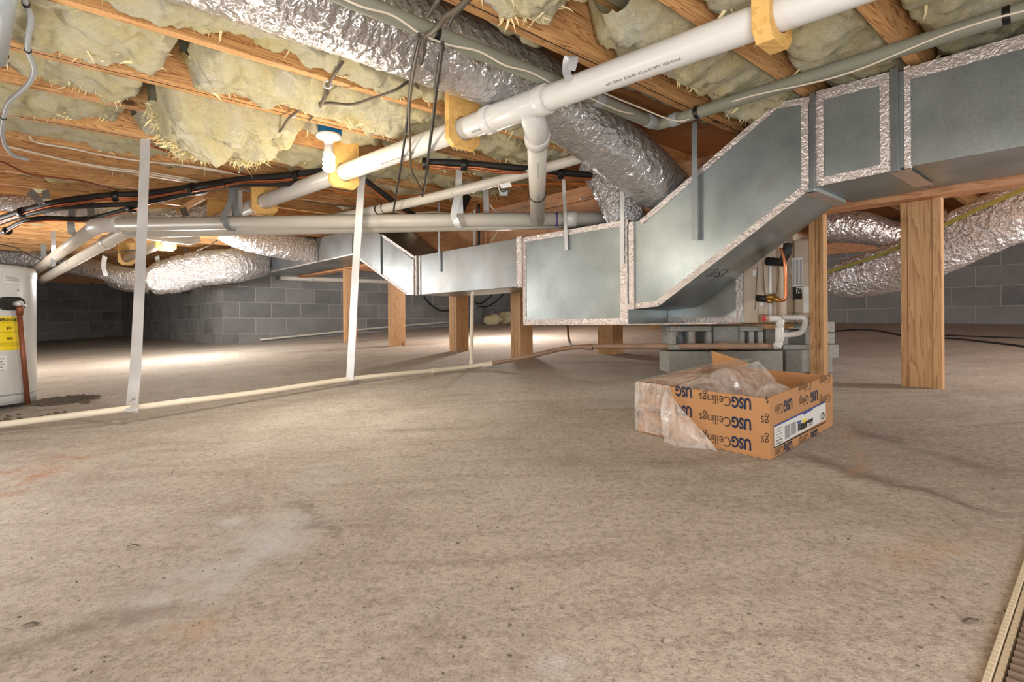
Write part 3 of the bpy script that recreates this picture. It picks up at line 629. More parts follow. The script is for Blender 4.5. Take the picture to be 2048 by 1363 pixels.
rd = flex([PY(1668, 562, 3.55), PY(1700, 557, 3.45), PY(1780, 537, 3.22), PY(1850, 508, 3.06), PY(1950, 462, 2.88), PY(2060, 412, 2.72), PY(2180, 352, 2.6)], [.085, .12, .135, .14, .142, .142, .142], 'thick foil duct rising behind the nearest post to the right edge', 'foil_shiny', 44, .018, 12, .02, .035, 11.0, stripe=STR)
p1, p2 = [], []
flex([PY(1650, 452, 4.6), PY(1720, 455, 4.5), PY(1800, 470, 4.4), PY(1900, 440, 4.2)], [.13, .13, .10, .09], 'dim foil duct under the joists between the two right posts', 'foil', 28, .02, 10, .02, .04, 13.0)
# ---------------------------------------------------------------- plastic pipes
def pipe(path, r, mat, name='pipe', parent=None, n=24): mb = MB(); mb.tube(path, r, n); return mb.build(name, mat, parent)
def ring(p, d, r, l, mat, parent, name='coupling'):
    d = Vector(d).normalized(); mb = MB(); mb.tube([p - d * l / 2, p - d * (l / 2 - .003), p + d * (l / 2 - .003), p + d * l / 2], [r * .96, r, r, r * .96], 28); return mb.build(name, mat, parent)
def stamped(parent, p0, p1, r, ang, body, size, rep, mat='ink'):
    """printed line along a pipe"""
    d = (p1 - p0).normalized(); up = Vector((0, 0, 1)); x = (up - d * up.dot(d)).normalized(); y = d.cross(x)
    L = (p1 - p0).length
    for k in range(rep):
        s0 = L * k / rep
        text(body, p0, d, x, size, mat, parent, 'printed_line', mapf=lambda a, b, s0=s0: p0 + d * (s0 + a) + (x * math.cos(ang + b / r) + y * math.sin(ang + b / r)) * (r + .0006))
# main drain
PR = .048
q1, q2, q3 = PY(1500, 50, 1.63), PY(522, 405, 3.9), PY(250, 517, 6.9)
dm = (q1 - q2).normalized(); q0 = q1 + dm * 1.3
t = thing('drain_pipe', 'thick white PVC drain pipe crossing overhead through plywood brackets', 'pipe', q1)
dp = pipe([q0, q1, q2, q2 + (q3 - q2) * .5, q3 + (q3 - q2) * .06], PR, 'pvc', 'pipe', t, 36)
def on_drain(px):
    lo, hi = 0.0, 1.0
    a, b = (q0, q2) if px > 522 else (q2, q3)
    for _ in range(50):
        m = (lo + hi) / 2; p = a + (b - a) * m; x = CX + F * p.x / p.y
        if x > px: lo = m
        else: hi = m
    return a + (b - a) * lo
hub = on_drain(1090); ring(hub, dm, PR + .009, .05, 'pvc', t, 'fitting_hub'); h2 = on_drain(982); ring(h2, dm, PR + .009, .045, 'pvc', t, 'fitting_hub')
ring((hub + h2) / 2, dm, PR + .005, (hub - h2).length, 'pvc', t, 'wye_body')
br0 = on_drain(1062); br1 = PY(1074, 262, br0.y + .16); br2 = PY(1075, 440, 3.55)
bd = (br2 - br1).normalized()
pipe([br0 - DZ * .01, br1, br1 + bd * .1], PR + .003, 'pvc', 'wye_branch', t, 28); ring(br1 + bd * .06, bd, PR + .008, .06, 'pvc', t, 'fitting_hub')
t2 = thing('branch_pipe', 'white branch pipe falling from the wye to the long level pipes', 'pipe', br2)
bp = pipe([br1 + bd * .102, br2], PR - .004, 'pvc_grey', 'pipe', t2, 28); ring(br1 + (br2 - br1) * .62, bd, PR + .001, .006, 'black', t2, 'joint_line')
stamped(dp, q2 + (q1 - q2) * .45, q1 + dm * .2, PR, 2.45, 'PVC-DWV  SCH 40  ASTM D-2665  NSF-DWV   ', .014, 3)
stamped(bp, br2, br1, PR - .004, -1.57 + 3.14 + 1.57, 'PVC-DWV 3 IN ASTM D1785 NSF ', .012, 3, 'ink_grey')
# plywood brackets
def bracket(px, w, up, dn, th, label, cham=.03, tilt=0.0):
    p = on_drain(px); ax = DV; sd = DU; mb = MB(); n = 48; r = PR + .004
    poly = [(-w / 2, up), (-w / 2, -dn + cham), (-w / 2 + cham, -dn), (w / 2 - cham, -dn), (w / 2, -dn + cham), (w / 2, up)]
    def outer(a):
        c, s = math.cos(a), math.sin(a); best = 1e9
        for i in range(6):
            (x1, y1), (x2, y2) = poly[i], poly[(i + 1) % 6]; ex, ey = x2 - x1, y2 - y1; den = c * ey - s * ex
            if abs(den) < 1e-9: continue
            tt = (x1 * ey - y1 * ex) / den; k = (x1 * s - y1 * c) / den
            if tt > 0 and -1e-6 <= k <= 1 + 1e-6: best = min(best, tt)
        return best
    an = sorted(set([2 * math.pi * i / n for i in range(n)] + [math.atan2(y, x) % (2 * math.pi) for x, y in poly])); m = len(an)
    for off in (-th / 2, th / 2):
        for a in an: mb.v.append(p + ax * off + sd * (math.cos(a) * r) + DZ * (math.sin(a) * r))
        for a in an: o = outer(a); mb.v.append(p + ax * off + sd * (math.cos(a) * o) + DZ * (math.sin(a) * o))
    for i in range(m):
        j = (i + 1) % m; mb.face([i, j, m + j, m + i]); mb.face([2 * m + i, 3 * m + i, 3 * m + j, 2 * m + j])
        mb.face([i, 2 * m + i, 2 * m + j, j]); mb.face([m + i, m + j, 3 * m + j, 3 * m + i])
    o = mb.build('pipe_bracket', 'ply', None, .0015); return tag(o, label, 'bracket', 'plywood pipe brackets')
bracket(1548, .15, H + .08 - PR - .82, .085, .05, 'thick plywood bracket at the top right edge of the white drain pipe')
bracket(928, .17, .25, .085, .03, 'plywood bracket left of the wye fitting')
bracket(690, .17, .27, .09, .03, 'plywood bracket right behind the lit bulb')
bracket(530, .17, .26, .09, .03, 'plywood bracket where the drain pipe meets the level pipes')
bracket(440, .17, .2, .09, .03, 'plywood bracket just under the level pipes')
bracket(333, .18, .2, .09, .03, 'round-notched plywood bracket right of the tall left strap')
bracket(254, .18, .2, .09, .03, 'last plywood bracket, left of the tall left strap', .04)
# long level pipes
LR = .0445
a1 = PY(1290, 436, 3.60); a0 = PY(197, 449, 3.72); a2 = PY(66, 545, 6.85)
t = thing('level_pipe', 'front one of the two long level white pipes, with an elbow at its left end', 'pipe', a0)
pipe([a1, a0 + (a1 - a0).normalized() * .1], LR, 'pvc_grey', 'pipe', t, 30)
d1_, d2_ = (a1 - a0).normalized(), (a2 - a0).normalized()
el = [a0 + d1_ * .12, None, None, a0 + d2_ * .12]
pipe([el[0] * (1 - k) ** 2 + a0 * 2 * k * (1 - k) + el[3] * k * k for k in [i / 12 for i in range(13)]], LR + .006, 'pvc', 'elbow', t, 28); ring(el[0], d1_, LR + .009, .035, 'pvc', t); ring(el[3], d2_, LR + .009, .03, 'pvc', t)
pipe([el[3], a2], LR, 'pvc_grey', 'sloped_run', t, 28)
for f in (.3, .62): ring(a0 + (a2 - a0) * f, a2 - a0, LR + .002, .01, 'conduit2', t, 'support_band')
ring(a0 + (a1 - a0) * ((1118 - 197) / (1290 - 197)), a1 - a0, LR + .001, .018, 'purple', t, 'primer_mark'); ring(a0 + (a1 - a0) * ((1146 - 197) / (1290 - 197)), a1 - a0, LR + .007, .07, 'pvc', t)
c1 = PY(1170, 443, 3.72); c0 = PY(250, 463, 3.93); c2 = PY(84, 560, 6.9)
t = thing('level_pipe', 'rear one of the two long level white pipes, showing just below the front one', 'pipe', c0)
pipe(smooth_path([c1, c0 + (c1 - c0) * .3, c0 + (c1 - c0).normalized() * .12, c0 + (c1 - c0).normalized() * .02, c0 + (c2 - c0).normalized() * .05, c0 + (c2 - c0).normalized() * .2, c2], 6), LR, 'pvc_grey', 'pipe', t, 28)
ring(c0 + (c2 - c0) * .14, c2 - c0, LR + .008, .12, 'pvc_grey', t)
for f in (.36, .6): ring(c0 + (c2 - c0) * f, c2 - c0, LR + .002, .01, 'conduit2', t, 'support_band')
# short white pipe under the level pipes at left
t = thing('pipe_stub', 'short grey-white pipe with a coupling, under the level pipes beside the round-notched bracket', 'pipe', PY(330, 475, 5.2))
pipe([PY(285, 471, 5.3), PY(380, 482, 5.1), PY(398, 476, 5.15)], .035, 'pvc_grey', 'pipe', t); ring(PY(340, 476, 5.2), Vector((1, -.2, -.02)), .042, .12, 'pvc_grey', t)
# grey covered pipe
ZG = .948; vg = 1.52; ug = 2.31; r = .027
t = thing('covered_pipe', 'grey covered pipe with black tape bands, turning a corner over the white drain pipe', 'pipe', G(1, vg, ZG))
pipe(smooth_path([G(-1.2, vg, ZG), G(.5, vg, ZG), G(1.9, vg, ZG), G(ug - .06, vg, ZG), G(ug, vg - .06, ZG), G(ug, vg - .5, ZG), G(ug, -.5, ZG), G(ug, -1.3, ZG)], 8), r, 'conduit', 'pipe', t, 24)
def tp(px, axis):
    if axis == 'u': p = PV(px[0], px[1], vg); u = uv(p)[0]; return G(u, vg, ZG), DU
    p = PU(px[0], px[1], ug); v = uv(p)[1]; return G(ug, v, ZG), DV
for px, ax in (((869, 62), 'u'), ((1395, 233), 'v'), ((2014, 38), 'v'), ((1303, 257), 'u')):
    p, d = tp(px, ax); ring(p, d, r + .0015, .02, 'tape_black', t, 'tape_band')
p, d = tp((1312, 258), 'u'); ring(p - DU * .05, DU, r + .004, .05, 'conduit2', t, 'elbow_collar'); ring(G(ug, vg - .09, ZG), DV, r + .004, .04, 'conduit2', t, 'elbow_collar')
ring(G(1.86, vg, ZG), DU, r + .003, .06, 'conduit2', t, 'elbow_collar')
rw = [G(-1 + .11 * k, vg - .024 + .012 * math.sin(k * 1.1), ZG - .024 + .01 * math.sin(k * 2.3)) for k in range(29)]
x = MB(); x.tube(smooth_path(rw, 4), .0035, 8); tag(x.build('white_wire', 'wire_white'), 'thin white wire strapped along the grey covered pipe beside the big foil duct', 'wire')
rw = [G(ug - .024 + .008 * math.sin(k * 1.2), vg - .12 - .11 * k, ZG - .022 + .014 * math.sin(k * .8)) for k in range(22)]
x = MB(); x.tube(smooth_path([G(1.75, vg - .03, ZG + .02), G(2.1, vg - .04, ZG + .018)] + rw, 4), .0035, 8); tag(x.build('white_wire', 'wire_white'), 'thin white wire strapped along the grey covered pipe above the slanted duct', 'wire')
# slim grey pipe at the middle
t = thing('slim_pipe', 'slim grey-white pipe with black bands passing behind the branch pipe', 'pipe', PY(905, 385, 3.0))
sp = [PY(1210, 302, 3.12), PY(1075, 340, 3.2), PY(905, 385, 3.35), PY(760, 418, 3.62), PY(630, 442, 3.95)]
sl_ = pipe(smooth_path(sp, 4), .0285, 'pvc_grey', 'pipe', t, 20)
for k, (a, b, f) in enumerate(((1, 2, .16), (1, 2, .24), (3, 4, .03), (2, 3, .94))): ring(sp[a] + (sp[b] - sp[a]) * f, sp[b] - sp[a], .030, .012, 'tape_black', t, 'tape_band')
stamped(sl_, sp[2], sp[1], .0285, 1.9, 'PVC-1120 SCH 40 PR 330 PSI  ', .010, 2)
# floor line: white pipe hung low, brown run to the air handler
f0, fA, fB, fC, fD, fE = PY(-30, 853, 2.38), PY(262, 816, 2.52), PY(702, 757, 3.4), PY(905, 737, 3.88), PY(985, 727, 3.95), PY(1148, 694, 3.76)
fE.z += 0
t = thing('condensate_pipe', 'thin cream pipe hung just above the floor from the two tall straps', 'pipe', fA)
pipe(smooth_path([f0 + (f0 - fA) * 3, f0, fA, (fA + fB) / 2 - DZ * .006, fB, fC, fD - Vector((.03, 0, 0))], 6), .0145, 'pvc_cream', 'pipe', t, 18)
ring(PY(870, 741, 3.8), fC - fB, .018, .06, 'pvc_cream', t); ring(PY(975, 728.5, 3.94), fD - fC, .019, .07, 'pvc_cream', t, 'tee')
b0 = PY(1470, 692, 2.85); b1 = PY(1548, 692, 2.83)
t = thing('drain_line', 'brown stained condensate pipe running along the floor to the air handler blocks', 'pipe', fE)
pipe(smooth_path([fD - Vector((.01, 0, 0)), (fD + fE) / 2, fE, PY(1300, 692, 3.2), b0, b1], 5), .0155, 'pvc_dirty', 'pipe', t, 18)
for px, y, Y in ((1178, 694, 3.62), (1448, 692, 2.88)): ring(PY(px, y, Y), Vector((1, -.4, 0)), .019, .05, 'pvc_dirty', t)
t = thing('riser_pipe', 'thin upright white pipe dropping from the trunk duct to the floor pipe', 'pipe', PY(943, 735, 4.0))
pipe(smooth_path([PY(945, 586, 4.23), PY(944.5, 600, 4.23), PY(943, 722, 4.06), PY(943, 730, 4.04), PY(952, 732, 3.98), PY(968, 729, 3.95)], 4), .0135, 'pvc_cream', 'pipe', t, 16); ring(PY(943, 725, 4.05), DZ, .017, .04, 'pvc_cream', t, 'elbow')
# ---------------------------------------------------------------- tall straps
def strap(pts, wd, w_, label, per=6, mat='strap', grp='wide metal hanger straps'):
    mb = MB(); mb.ribbon(smooth_path(pts, per), wd, w_, .0016); return tag(mb.build('metal_strap', mat), label, 'strap', grp)
X = Vector((1, 0, 0))
s = strap([PY(292, 243, 2.99), PY(289, 330, 2.97), PY(283, 480, 2.88), PY(276, 640, 2.74), PY(271, 735, 2.62), PY(265, 800, 2.535), PY(264, 817, 2.50), PY(264, 823, 2.505), PY(265, 821, 2.535)], X, .052, 'tall bright metal strap at left, nailed to a joist and holding up the floor pipe')
def nail(par, p, d, r=.006): mb = MB(); mb.sphere(p, r, 6); return mb.build('nail_head', 'steel', par)
nail(s, PY(291, 256, 2.985), 0); nail(s, PY(267, 797, 2.532), 0)
strap([PY(728, 340, 3.47), PY(723, 366, 3.455), PY(717, 450, 3.42), PY(710, 560, 3.40), PY(703, 700, 3.385), PY(700, 752, 3.38), PY(700, 761, 3.385), PY(701, 759, 3.42)], X, .044, 'bright metal strap hanging from the plywood bracket by the bulb to the floor pipe')
def loop(px, y0, Yp, yc, w_, label, mat='steel', skew=12, Yt=None):
    """strap hung from above and slung round the front level pipe"""
    c = PY(px, yc, Yp); r = LR + .005; top = PY(px - skew, y0, Yt or Yp - .03)
    pts = [top, PY(px - skew * .7, (y0 + yc - 14) / 2, (Yt or Yp) - .045 if not Yt else (Yt + Yp) / 2), c + Vector((-.01, -r, .03)), c + Vector((0, -r, -.005)), c + Vector((.012, -r * .7, -r * .75)), c + Vector((.02, 0, -r)), c + Vector((.025, r, 0)), c + Vector((.02, r, .12)), c + Vector((.02, r, .25))]
    return strap(pts, X, w_, label, 5, mat)
loop(458, 372, 3.665, 446, .036, 'dull metal strap slung round the front level pipe near its left third', 'steel', -4)
loop(912, 338, 3.575, 441, .040, 'creased bright strap slung round the front level pipe left of the branch pipe', 'strap', -6)
strap([PY(970, 340, 3.9), PY(972, 400, 3.88), PY(974, 452, 3.85)], X, .04, 'metal strap behind the level pipes, just left of the branch pipe', 3)
for px, w_, lab in ((468, .028, 'dull narrow strap standing above the front level pipe'), (478, .045, 'bright flat strap standing above the front level pipe near the drain bracket')):
    strap([PY(px, 381, 3.95), PY(px + 1, 445, 3.9)], X, w_, lab, 2, 'strap' if px > 470 else 'steel')
def st(pts, w_, label, mat='steel'): return strap([PY(*p) for p in pts], X, w_, label, 4, mat)
st([(58, 382, 3.72), (70, 392, 3.72), (82, 405, 3.72), (92, 407, 3.74)], .05, 'bent strap end over the upper black refrigerant lines at far left')
st([(90, 380, 3.7), (93, 396, 3.7)], .05, 'small bent strap tab above the upper black refrigerant lines')
st([(143, 402, 4.2), (144, 425, 4.2), (142, 450, 4.22), (145, 470, 4.3)], .055, 'dull strap dangling in front of the sloped pipe at left')
st([(181, 402, 4.0), (182, 432, 3.95)], .05, 'dull strap holding the lower refrigerant lines above the pipe elbow')
st([(106, 462, 5.2), (107, 500, 5.2), (106, 530, 5.3)], .04, 'strap on the slim foil duct behind the sloped pipes')
st([(87, 488, 5.9), (88, 515, 6.0)], .05, 'short strap near the slim foil duct above the water heater')
st([(210, 512, 6.2), (207, 532, 6.25), (212, 552, 6.3)], .05, 'strap round the slim foil duct left of the last plywood bracket', 'strap')
st([(314, 512, 6.7), (317, 532, 6.65), (318, 560, 6.62)], .05, 'strap on the bulging end of the fat foil duct', 'strap')
st([(371, 497, 7.0), (372, 520, 6.95), (377, 535, 7.0)], .05, 'dark strap on the middle of the fat foil duct')
st([(365, 415, 4.4), (372, 432, 4.3)], .05, 'short dark strap behind the front level pipe')
x = st([(1139, 160, 1.98), (1133, 142, 2.0), (1136, 116, 2.0), (1148, 115, 1.97), (1142, 140, 1.95)], .03, 'small bent metal strap sticking up above the wye fitting', 'strap')
# ---------------------------------------------------------------- refrigerant lines
def line(pts, r, mat, per=6, n=10): mb = MB(); mb.tube(smooth_path(pts, per), r, n); return mb
def lineset(pts, label, r=.02, cu=((0, -.025, .006), (.012, -.032, .0055)), bands=(), twin=False):
    P = smooth_path(pts, 6); t = thing('refrigerant_line', label, 'refrigerant line', pts[0], 'refrigerant lines')
    mb = MB(); mb.tube(P, r, 14)
    mb.build('insulated_tube', 'black', t)
    if twin: mb = MB(); mb.tube([p + Vector((0, .012, -.042 + .018 * math.sin(i * .23))) for i, p in enumerate(P)], r * .8, 12); mb.build('insulated_tube', 'black', t)
    for dx, dz, rr in cu:
        mb = MB(); mb.tube([p + Vector((0, -.012 + dx, dz + .004 * math.sin(i * .7 + dx * 90))) for i, p in enumerate(P)], rr, 8); mb.build('copper_tube', 'copper', t)
    for f in bands:
        i = int(f * (len(P) - 1)); d = P[min(i + 1, len(P) - 1)] - P[i - 1]; ring(P[i] - DZ * .008, d, r + .014, .035, 'tape_black', t, 'tape_band')
    return t
zz = H - .055
lineset([PZ(-40, 455, .78), PZ(0, 437, .79), PZ(100, 407, .83), PZ(200, 392, .87), PZ(290, 387, .90), PZ(400, 371, .925), PZ(470, 360, .935), PZ(560, 352, .94), PZ(655, 341, .945)], 'thick black refrigerant lines curving across at left toward the lit bulb', .021, bands=(.2, .42, .62, .93), twin=True)
lineset([PZ(-40, 492, .70), PZ(0, 468, .74), PZ(45, 443, .79), PZ(90, 436, .81), PZ(170, 437, .82), PZ(230, 425, .85), PZ(300, 402, .90), PZ(400, 374, .91), PZ(450, 367, .915)], 'second black refrigerant line, running lower at far left above the sloped pipes', .017, cu=((0, -.022, .0055),), bands=(.18, .7))
lineset([PZ(846, 324, .905), PZ(900, 325, .905), PZ(960, 329, .90), PZ(1050, 337, .89), PZ(1120, 344, .885), PZ(1200, 352, .88)], 'black refrigerant line with bare copper beneath, right of the drain pipe', .019, bands=(.05, .3, .82))
lineset([PZ(728, 360, .90), PZ(780, 398, .82), PZ(830, 432, .74), PZ(850, 446, .72)], 'black line with copper slanting down behind the second metal strap', .019, cu=((0, -.024, .006),))
tag(line([PY(935, 392, 3.9), PY(925, 412, 3.88), PY(915, 436, 3.86)], .03, 'black').build('duct_tape_bundle', 'tape_black'), 'short thick black bundle behind the creased strap', 'cable')
# ---------------------------------------------------------------- cables
def cable(pts, r, mat, label, per=6, name='cable', grp=None): return tag(line(pts, r, mat, per, 8).build(name, mat), label, 'cable', grp)
JZ = H - .008
cable([PZ(60, 274, JZ), PZ(75, 285, JZ), PZ(145, 297, JZ - .003), PZ(200, 309, JZ), PZ(285, 322, JZ), PZ(400, 334, JZ - .004), PZ(500, 353, JZ)], .0055, 'wire_white', 'upper white cable running along the joists behind the tall left strap')
cable([PZ(5, 290, JZ), PZ(60, 303, JZ), PZ(140, 322, JZ), PZ(220, 338, JZ), PZ(285, 346, JZ), PZ(400, 364, JZ)], .0065, 'wire_white', 'lower thick white cable running along the joists behind the tall left strap')
cable([PZ(70, 305, JZ + .002), PZ(150, 323, JZ), PZ(230, 336, JZ), PZ(290, 343, JZ), PZ(380, 357, JZ)], .004, 'wire_white', 'thin white cable beside the lower thick white one')
cable([PZ(-20, 318, .98), PZ(10, 326, .975), PZ(55, 347, .955), PZ(110, 355, .96), PZ(170, 363, .97), PZ(235, 382, .975)], .006, 'copper_old', 'brown cable sagging below the joists at far left', name='copper_line')
cable([PZ(298, 290, .985), PZ(340, 305, .985), PZ(420, 330, .982), PZ(480, 347, .98), PZ(540, 358, .98), PZ(620, 375, .975), PZ(680, 385, .97)], .0075, 'copper', 'long orange copper tube slanting under the joists toward the bulb bracket', name='copper_line')
cable([PZ(470, 377, .97), PZ(520, 385, .97), PZ(560, 394, .97)], .009, 'conduit2', 'short grey conduit in front of the drain pipe end')
cable([PZ(670, 383, .955), PZ(740, 393, .95), PZ(820, 392, .95), PZ(900, 382, .955), PZ(960, 376, .955), PZ(1060, 368, .96), PZ(1190, 367, .96)], .0075, 'wire_orange', 'orange cable swagged between the second strap and the upright foil duct')
cable([PZ(610, 402, .975), PZ(660, 408, .97), PZ(720, 414, .965)], .006, 'wire_grey', 'grey cable under the joists behind the second strap')
cable([PY(836, 175, 2.25), PY(820, 162, 2.3), PZ(790, 180, .93), PZ(740, 198, .925), PZ(700, 209, .93), PZ(650, 206, .95), PZ(600, 219, .99)], .006, 'wire_grey', 'grey cable looping from the big foil duct to the clip on the bulb joist') 
cable([PZ(600, 219, .99), PZ(578, 236, .97), PZ(560, 262, .93), PZ(530, 290, .90), PY(497, 322, 3.02), PY(478, 344, 3.2)], .006, 'wire_grey', 'dark cable running on from the joist clip past the hanging clump')
cable([PZ(686, 122, 1.0), PZ(668, 150, .965), PZ(657, 170, .99), PZ(650, 195, .955), PZ(634, 222, .955), PZ(618, 240, .985)], .006, 'wire_grey', 'short tan cable stapled across the joists above the bulb')
cable([PY(838, 68, 1.62), PY(826, 120, 1.85), PY(820, 170, 2.1), PY(815, 230, 2.35), PY(808, 288, 2.5), PY(800, 340, 2.9), PY(795, 372, 3.1), PY(790, 402, 3.3), PY(787, 425, 3.4)], .0055, 'wire_dark', 'long dark cable hanging from the big foil duct, left of the other two')
cable([PY(842, 68, 1.63), PY(830, 125, 1.86), PY(822, 180, 2.1), PY(818, 235, 2.33), PY(820, 280, 2.48), PY(822, 336, 2.9), PY(834, 362, 3.05), PY(846, 385, 3.2)], .0055, 'wire_grey', 'brown cable hanging beside the long dark cable under the foil duct')
cable([PY(885, 85, 1.7), PY(880, 130, 1.9), PY(873, 178, 2.1), PY(866, 240, 2.3), PY(862, 272, 2.4), PY(856, 318, 2.7), PY(851, 360, 3.0), PY(845, 392, 3.3)], .0065, 'wire_dark', 'thick dark cable hanging from the taped band of the foil duct, nearest the wye')
tag(line([PV(887, 88, 1.60) - DU * 0, PV(880, 118, 1.64), PV(873, 165, 1.73), PV(870, 176, 1.80)], .008, 'tape_black').build('duct_tie', 'tape_black'), 'black tie strap pinching the big foil duct', 'strap')
cable([PY(880, -8, 1.52), PY(868, 14, 1.58), PY(856, 33, 1.63)], .007, 'wire_grey', 'short grey cable above the taped band, left one of two')
cable([PY(940, -8, 1.45), PY(915, 18, 1.5), PY(893, 32, 1.53), PY(882, 46, 1.55), PY(866, 62, 1.6), PY(850, 75, 1.7), PY(846, 112, 1.95), PY(836, 142, 2.12), PY(830, 165, 2.2)], .008, 'wire_grey', 'thick grey cable looping under the covered pipe and down the foil duct')
cable([PY(946, -8, 1.47), PY(920, 18, 1.53), PY(905, 34, 1.57), PY(897, 52, 1.62)], .006, 'wire_dark', 'short black cable at top centre in front of the foil duct')
# flexible grey conduit at far left
gc = [PY(43, -10, 1.6), PY(52, 8, 1.64), PY(62, 38, 1.7), PY(57, 72, 1.78), PY(56, 100, 1.86), PY(68, 135, 1.98), PY(60, 163, 2.08), PY(36, 187, 2.18), PY(16, 206, 2.26), PY(7, 235, 2.38), PY(4, 265, 2.5), PY(12, 293, 2.6), PY(30, 312, 2.68), PY(56, 319, 2.74)]
t = thing('grey_conduit', 'bent grey conduit snaking down the far left edge in front of the joists', 'conduit', gc[-1])
mb = MB(); mb.tube(smooth_path(gc, 6), .0085, 12); mb.build('conduit', 'conduit2', t)
for i in (1, 4, 9): ring(gc[i], gc[i + 1] - gc[i - 1], .0105, .012, 'black', t, 'conduit_clip')
t = thing('grey_riser', 'thick grey pipe cut off by the top left corner of the view', 'pipe', PY(0, 115, 1.9))
mb = MB(); mb.tube([PY(16, -60, 1.44), PY(8, 20, 1.6), PY(-6, 118, 1.9)], .026, 20); mb.build('pipe', 'conduit2', t); ring(PY(-4, 108, 1.87), Vector((.1, 0, 1)), .028, .012, 'black', t, 'pipe_clamp')
# joist clips
for px, y, Y, lab in ((656, 169, 2.26, 'small wire clip on the topmost joist above the bulb'), (584, 228, 2.66, 'small wire clip on the bulb joist'), (496, 325, 3.0, 'small ring clip below the hanging clump')):
    mb = MB(); mb.tube([PY(px, y, Y) + Vector((math.cos(k) * .016, 0, math.sin(k) * .016)) for k in [i * math.pi / 6 for i in range(13)]], .004, 6); tag(mb.build('cable_clip', 'strap'), lab, 'clip')
# right floor cords, wall wires
def fl_at(px, py, up=.006): p = PF(px, py); return p + DZ * up
cable([fl_at(1668, 663), fl_at(1720, 660), fl_at(1760, 663), fl_at(1830, 676), fl_at(1900, 678), fl_at(1980, 686), fl_at(2070, 697)], .008, 'black', 'black cord on the floor behind the nearest post, running to the right edge', name='cord')
cable([fl_at(1890, 671), fl_at(1960, 674), fl_at(2050, 677)], .005, 'black', 'thinner black cord on the floor at the far right', name='cord')
cable([fl_at(1135, 652), fl_at(1137, 680), fl_at(1146, 696)], .01, 'wire_dark', 'short dark hose dropping to the floor pipe below the plenum', name='hose')
for k, (pts, lab) in enumerate(((((848, 592), (860, 606), (880, 620), (900, 620)), 'dark wire loop hanging on the far wall left of the second post'), (((940, 595), (958, 607), (975, 598), (985, 588)), 'wire loop hanging on the far wall right of the thin upright pipe'), (((955, 612), (975, 612), (995, 600), (1008, 586)), 'long wire loop over the wool scraps on the far wall'))):
    cable([PV(a, b, V_B - .06) for a, b in pts], .012, 'wire_dark', lab)
cable([PY(1160, 398, 3.9), PY(1190, 391, 4.0)], .006, 'wire_white', 'short white wire left of the upright foil duct')
cable([PY(980, 408, 4.0), PY(990, 420, 4.0), PY(1010, 424, 4.05), PY(1035, 418, 4.1), PY(1060, 412, 4.2)], .006, 'wire_white', 'white wire loop above the level pipes by the branch pipe')
cable([PY(770, 418, 4.2), PY(800, 424, 4.2), PY(830, 426, 4.2), PY(870, 424, 4.2), PY(905, 428, 4.3)], .008, 'wire_white', 'white cable lying just above the level pipes at centre')
cable([PY(1002, 452, 4.4), PY(984, 482, 4.4), PY(985, 488, 4.4)], .005, 'wire_white', 'small white wire hooked on the beam above the trunk duct')
cable([PY(0, 488, 5.6), PY(30, 495, 5.6), PY(60, 510, 5.7), PY(85, 521, 5.72), PY(105, 527, 5.8), PY(145, 527, 5.9), PY(180, 515, 6.0), PY(240, 503, 6.1), PY(290, 500, 6.2)], .006, 'wire_dark', 'dark wire drooping across the sloped pipes at left')
cable([PY(395, 500, 5.6), PY(415, 492, 5.6), PY(435, 480, 5.6)], .006, 'wire_grey', 'short wire beside the bracket under the level pipes')
# wall pipe along the block pier
w0, w1 = PV(560, 555, V_B - .06), PV(775, 563, V_B - .06)
t = thing('perimeter_pipe', 'grey pipe running along the top of the block pier wall', 'pipe', w0); pipe([w0, w1, w1 + DU * 2.2], .035, 'pvc_grey', 'pipe', t, 18); ring(PV(620, 557, V_B - .06), DU, .042, .08, 'pvc_grey', t)
mb = MB(); mb.gbox(2.3, 5.0, V_B - .03, V_B - .003, 0, .02)
w0, w1 = PF(520, 680), PF(905, 642)
mb = MB(); mb.tube(smooth_path([PV(520, 679, V_B - .03) + DZ * .0, PV(640, 667, V_B - .03), PV(760, 655, V_B - .03), PV(905, 643, V_B - .03)], 4), .016, 10); tag(mb.build('perimeter_pipe', 'pvc_grey'), 'thin pipe lying along the foot of the block pier wall', 'pipe')
# ---------------------------------------------------------------- lamps
lp = PV(657, 262, 2.765)
lx, ly, lz = lp.x, lp.y, lp.z
bulbp = Vector((lx + .012, ly, 0))
t = thing('ceiling_lamp', 'lit white bulb in a porcelain lampholder on a blue box', 'lamp', Vector((lx, ly, PY(657, 262, ly).z)))
zb = PY(657, 270, ly).z
mb = MB(); mb.box(Vector((lx, ly + .02, zb + .035)), DU * .05, DV * .035, DZ * .032); mb.build('junction_box', 'blue', t, .004)
def lathe(mb, c, prof, n=28):
    b = len(mb.v)
    for r, z in prof:
        for k in range(n): a = 2 * math.pi * k / n; mb.v.append(c + Vector((math.cos(a) * r, math.sin(a) * r, z)))
    for i in range(len(prof) - 1):
        for k in range(n): k2 = (k + 1) % n; mb.face([b + i * n + k, b + i * n + k2, b + (i + 1) * n + k2, b + (i + 1) * n + k], True)
    return mb
cc = Vector((lx, ly, zb))
mb = MB(); lathe(mb, cc, [(0, .003), (.058, .003), (.063, -.004), (.060, -.016), (.045, -.024), (.024, -.030), (.021, -.05), (.0, -.05)]); mb.build('lampholder', 'white', t)
em = NT('lit_bulb_glass'); em.b.inputs['Emission Color'].default_value = (1.0, 0.86, 0.62, 1); em.b.inputs['Emission Strength'].default_value = 9; em.col((1, 1, 1, 1)); M['bulb'] = em.m
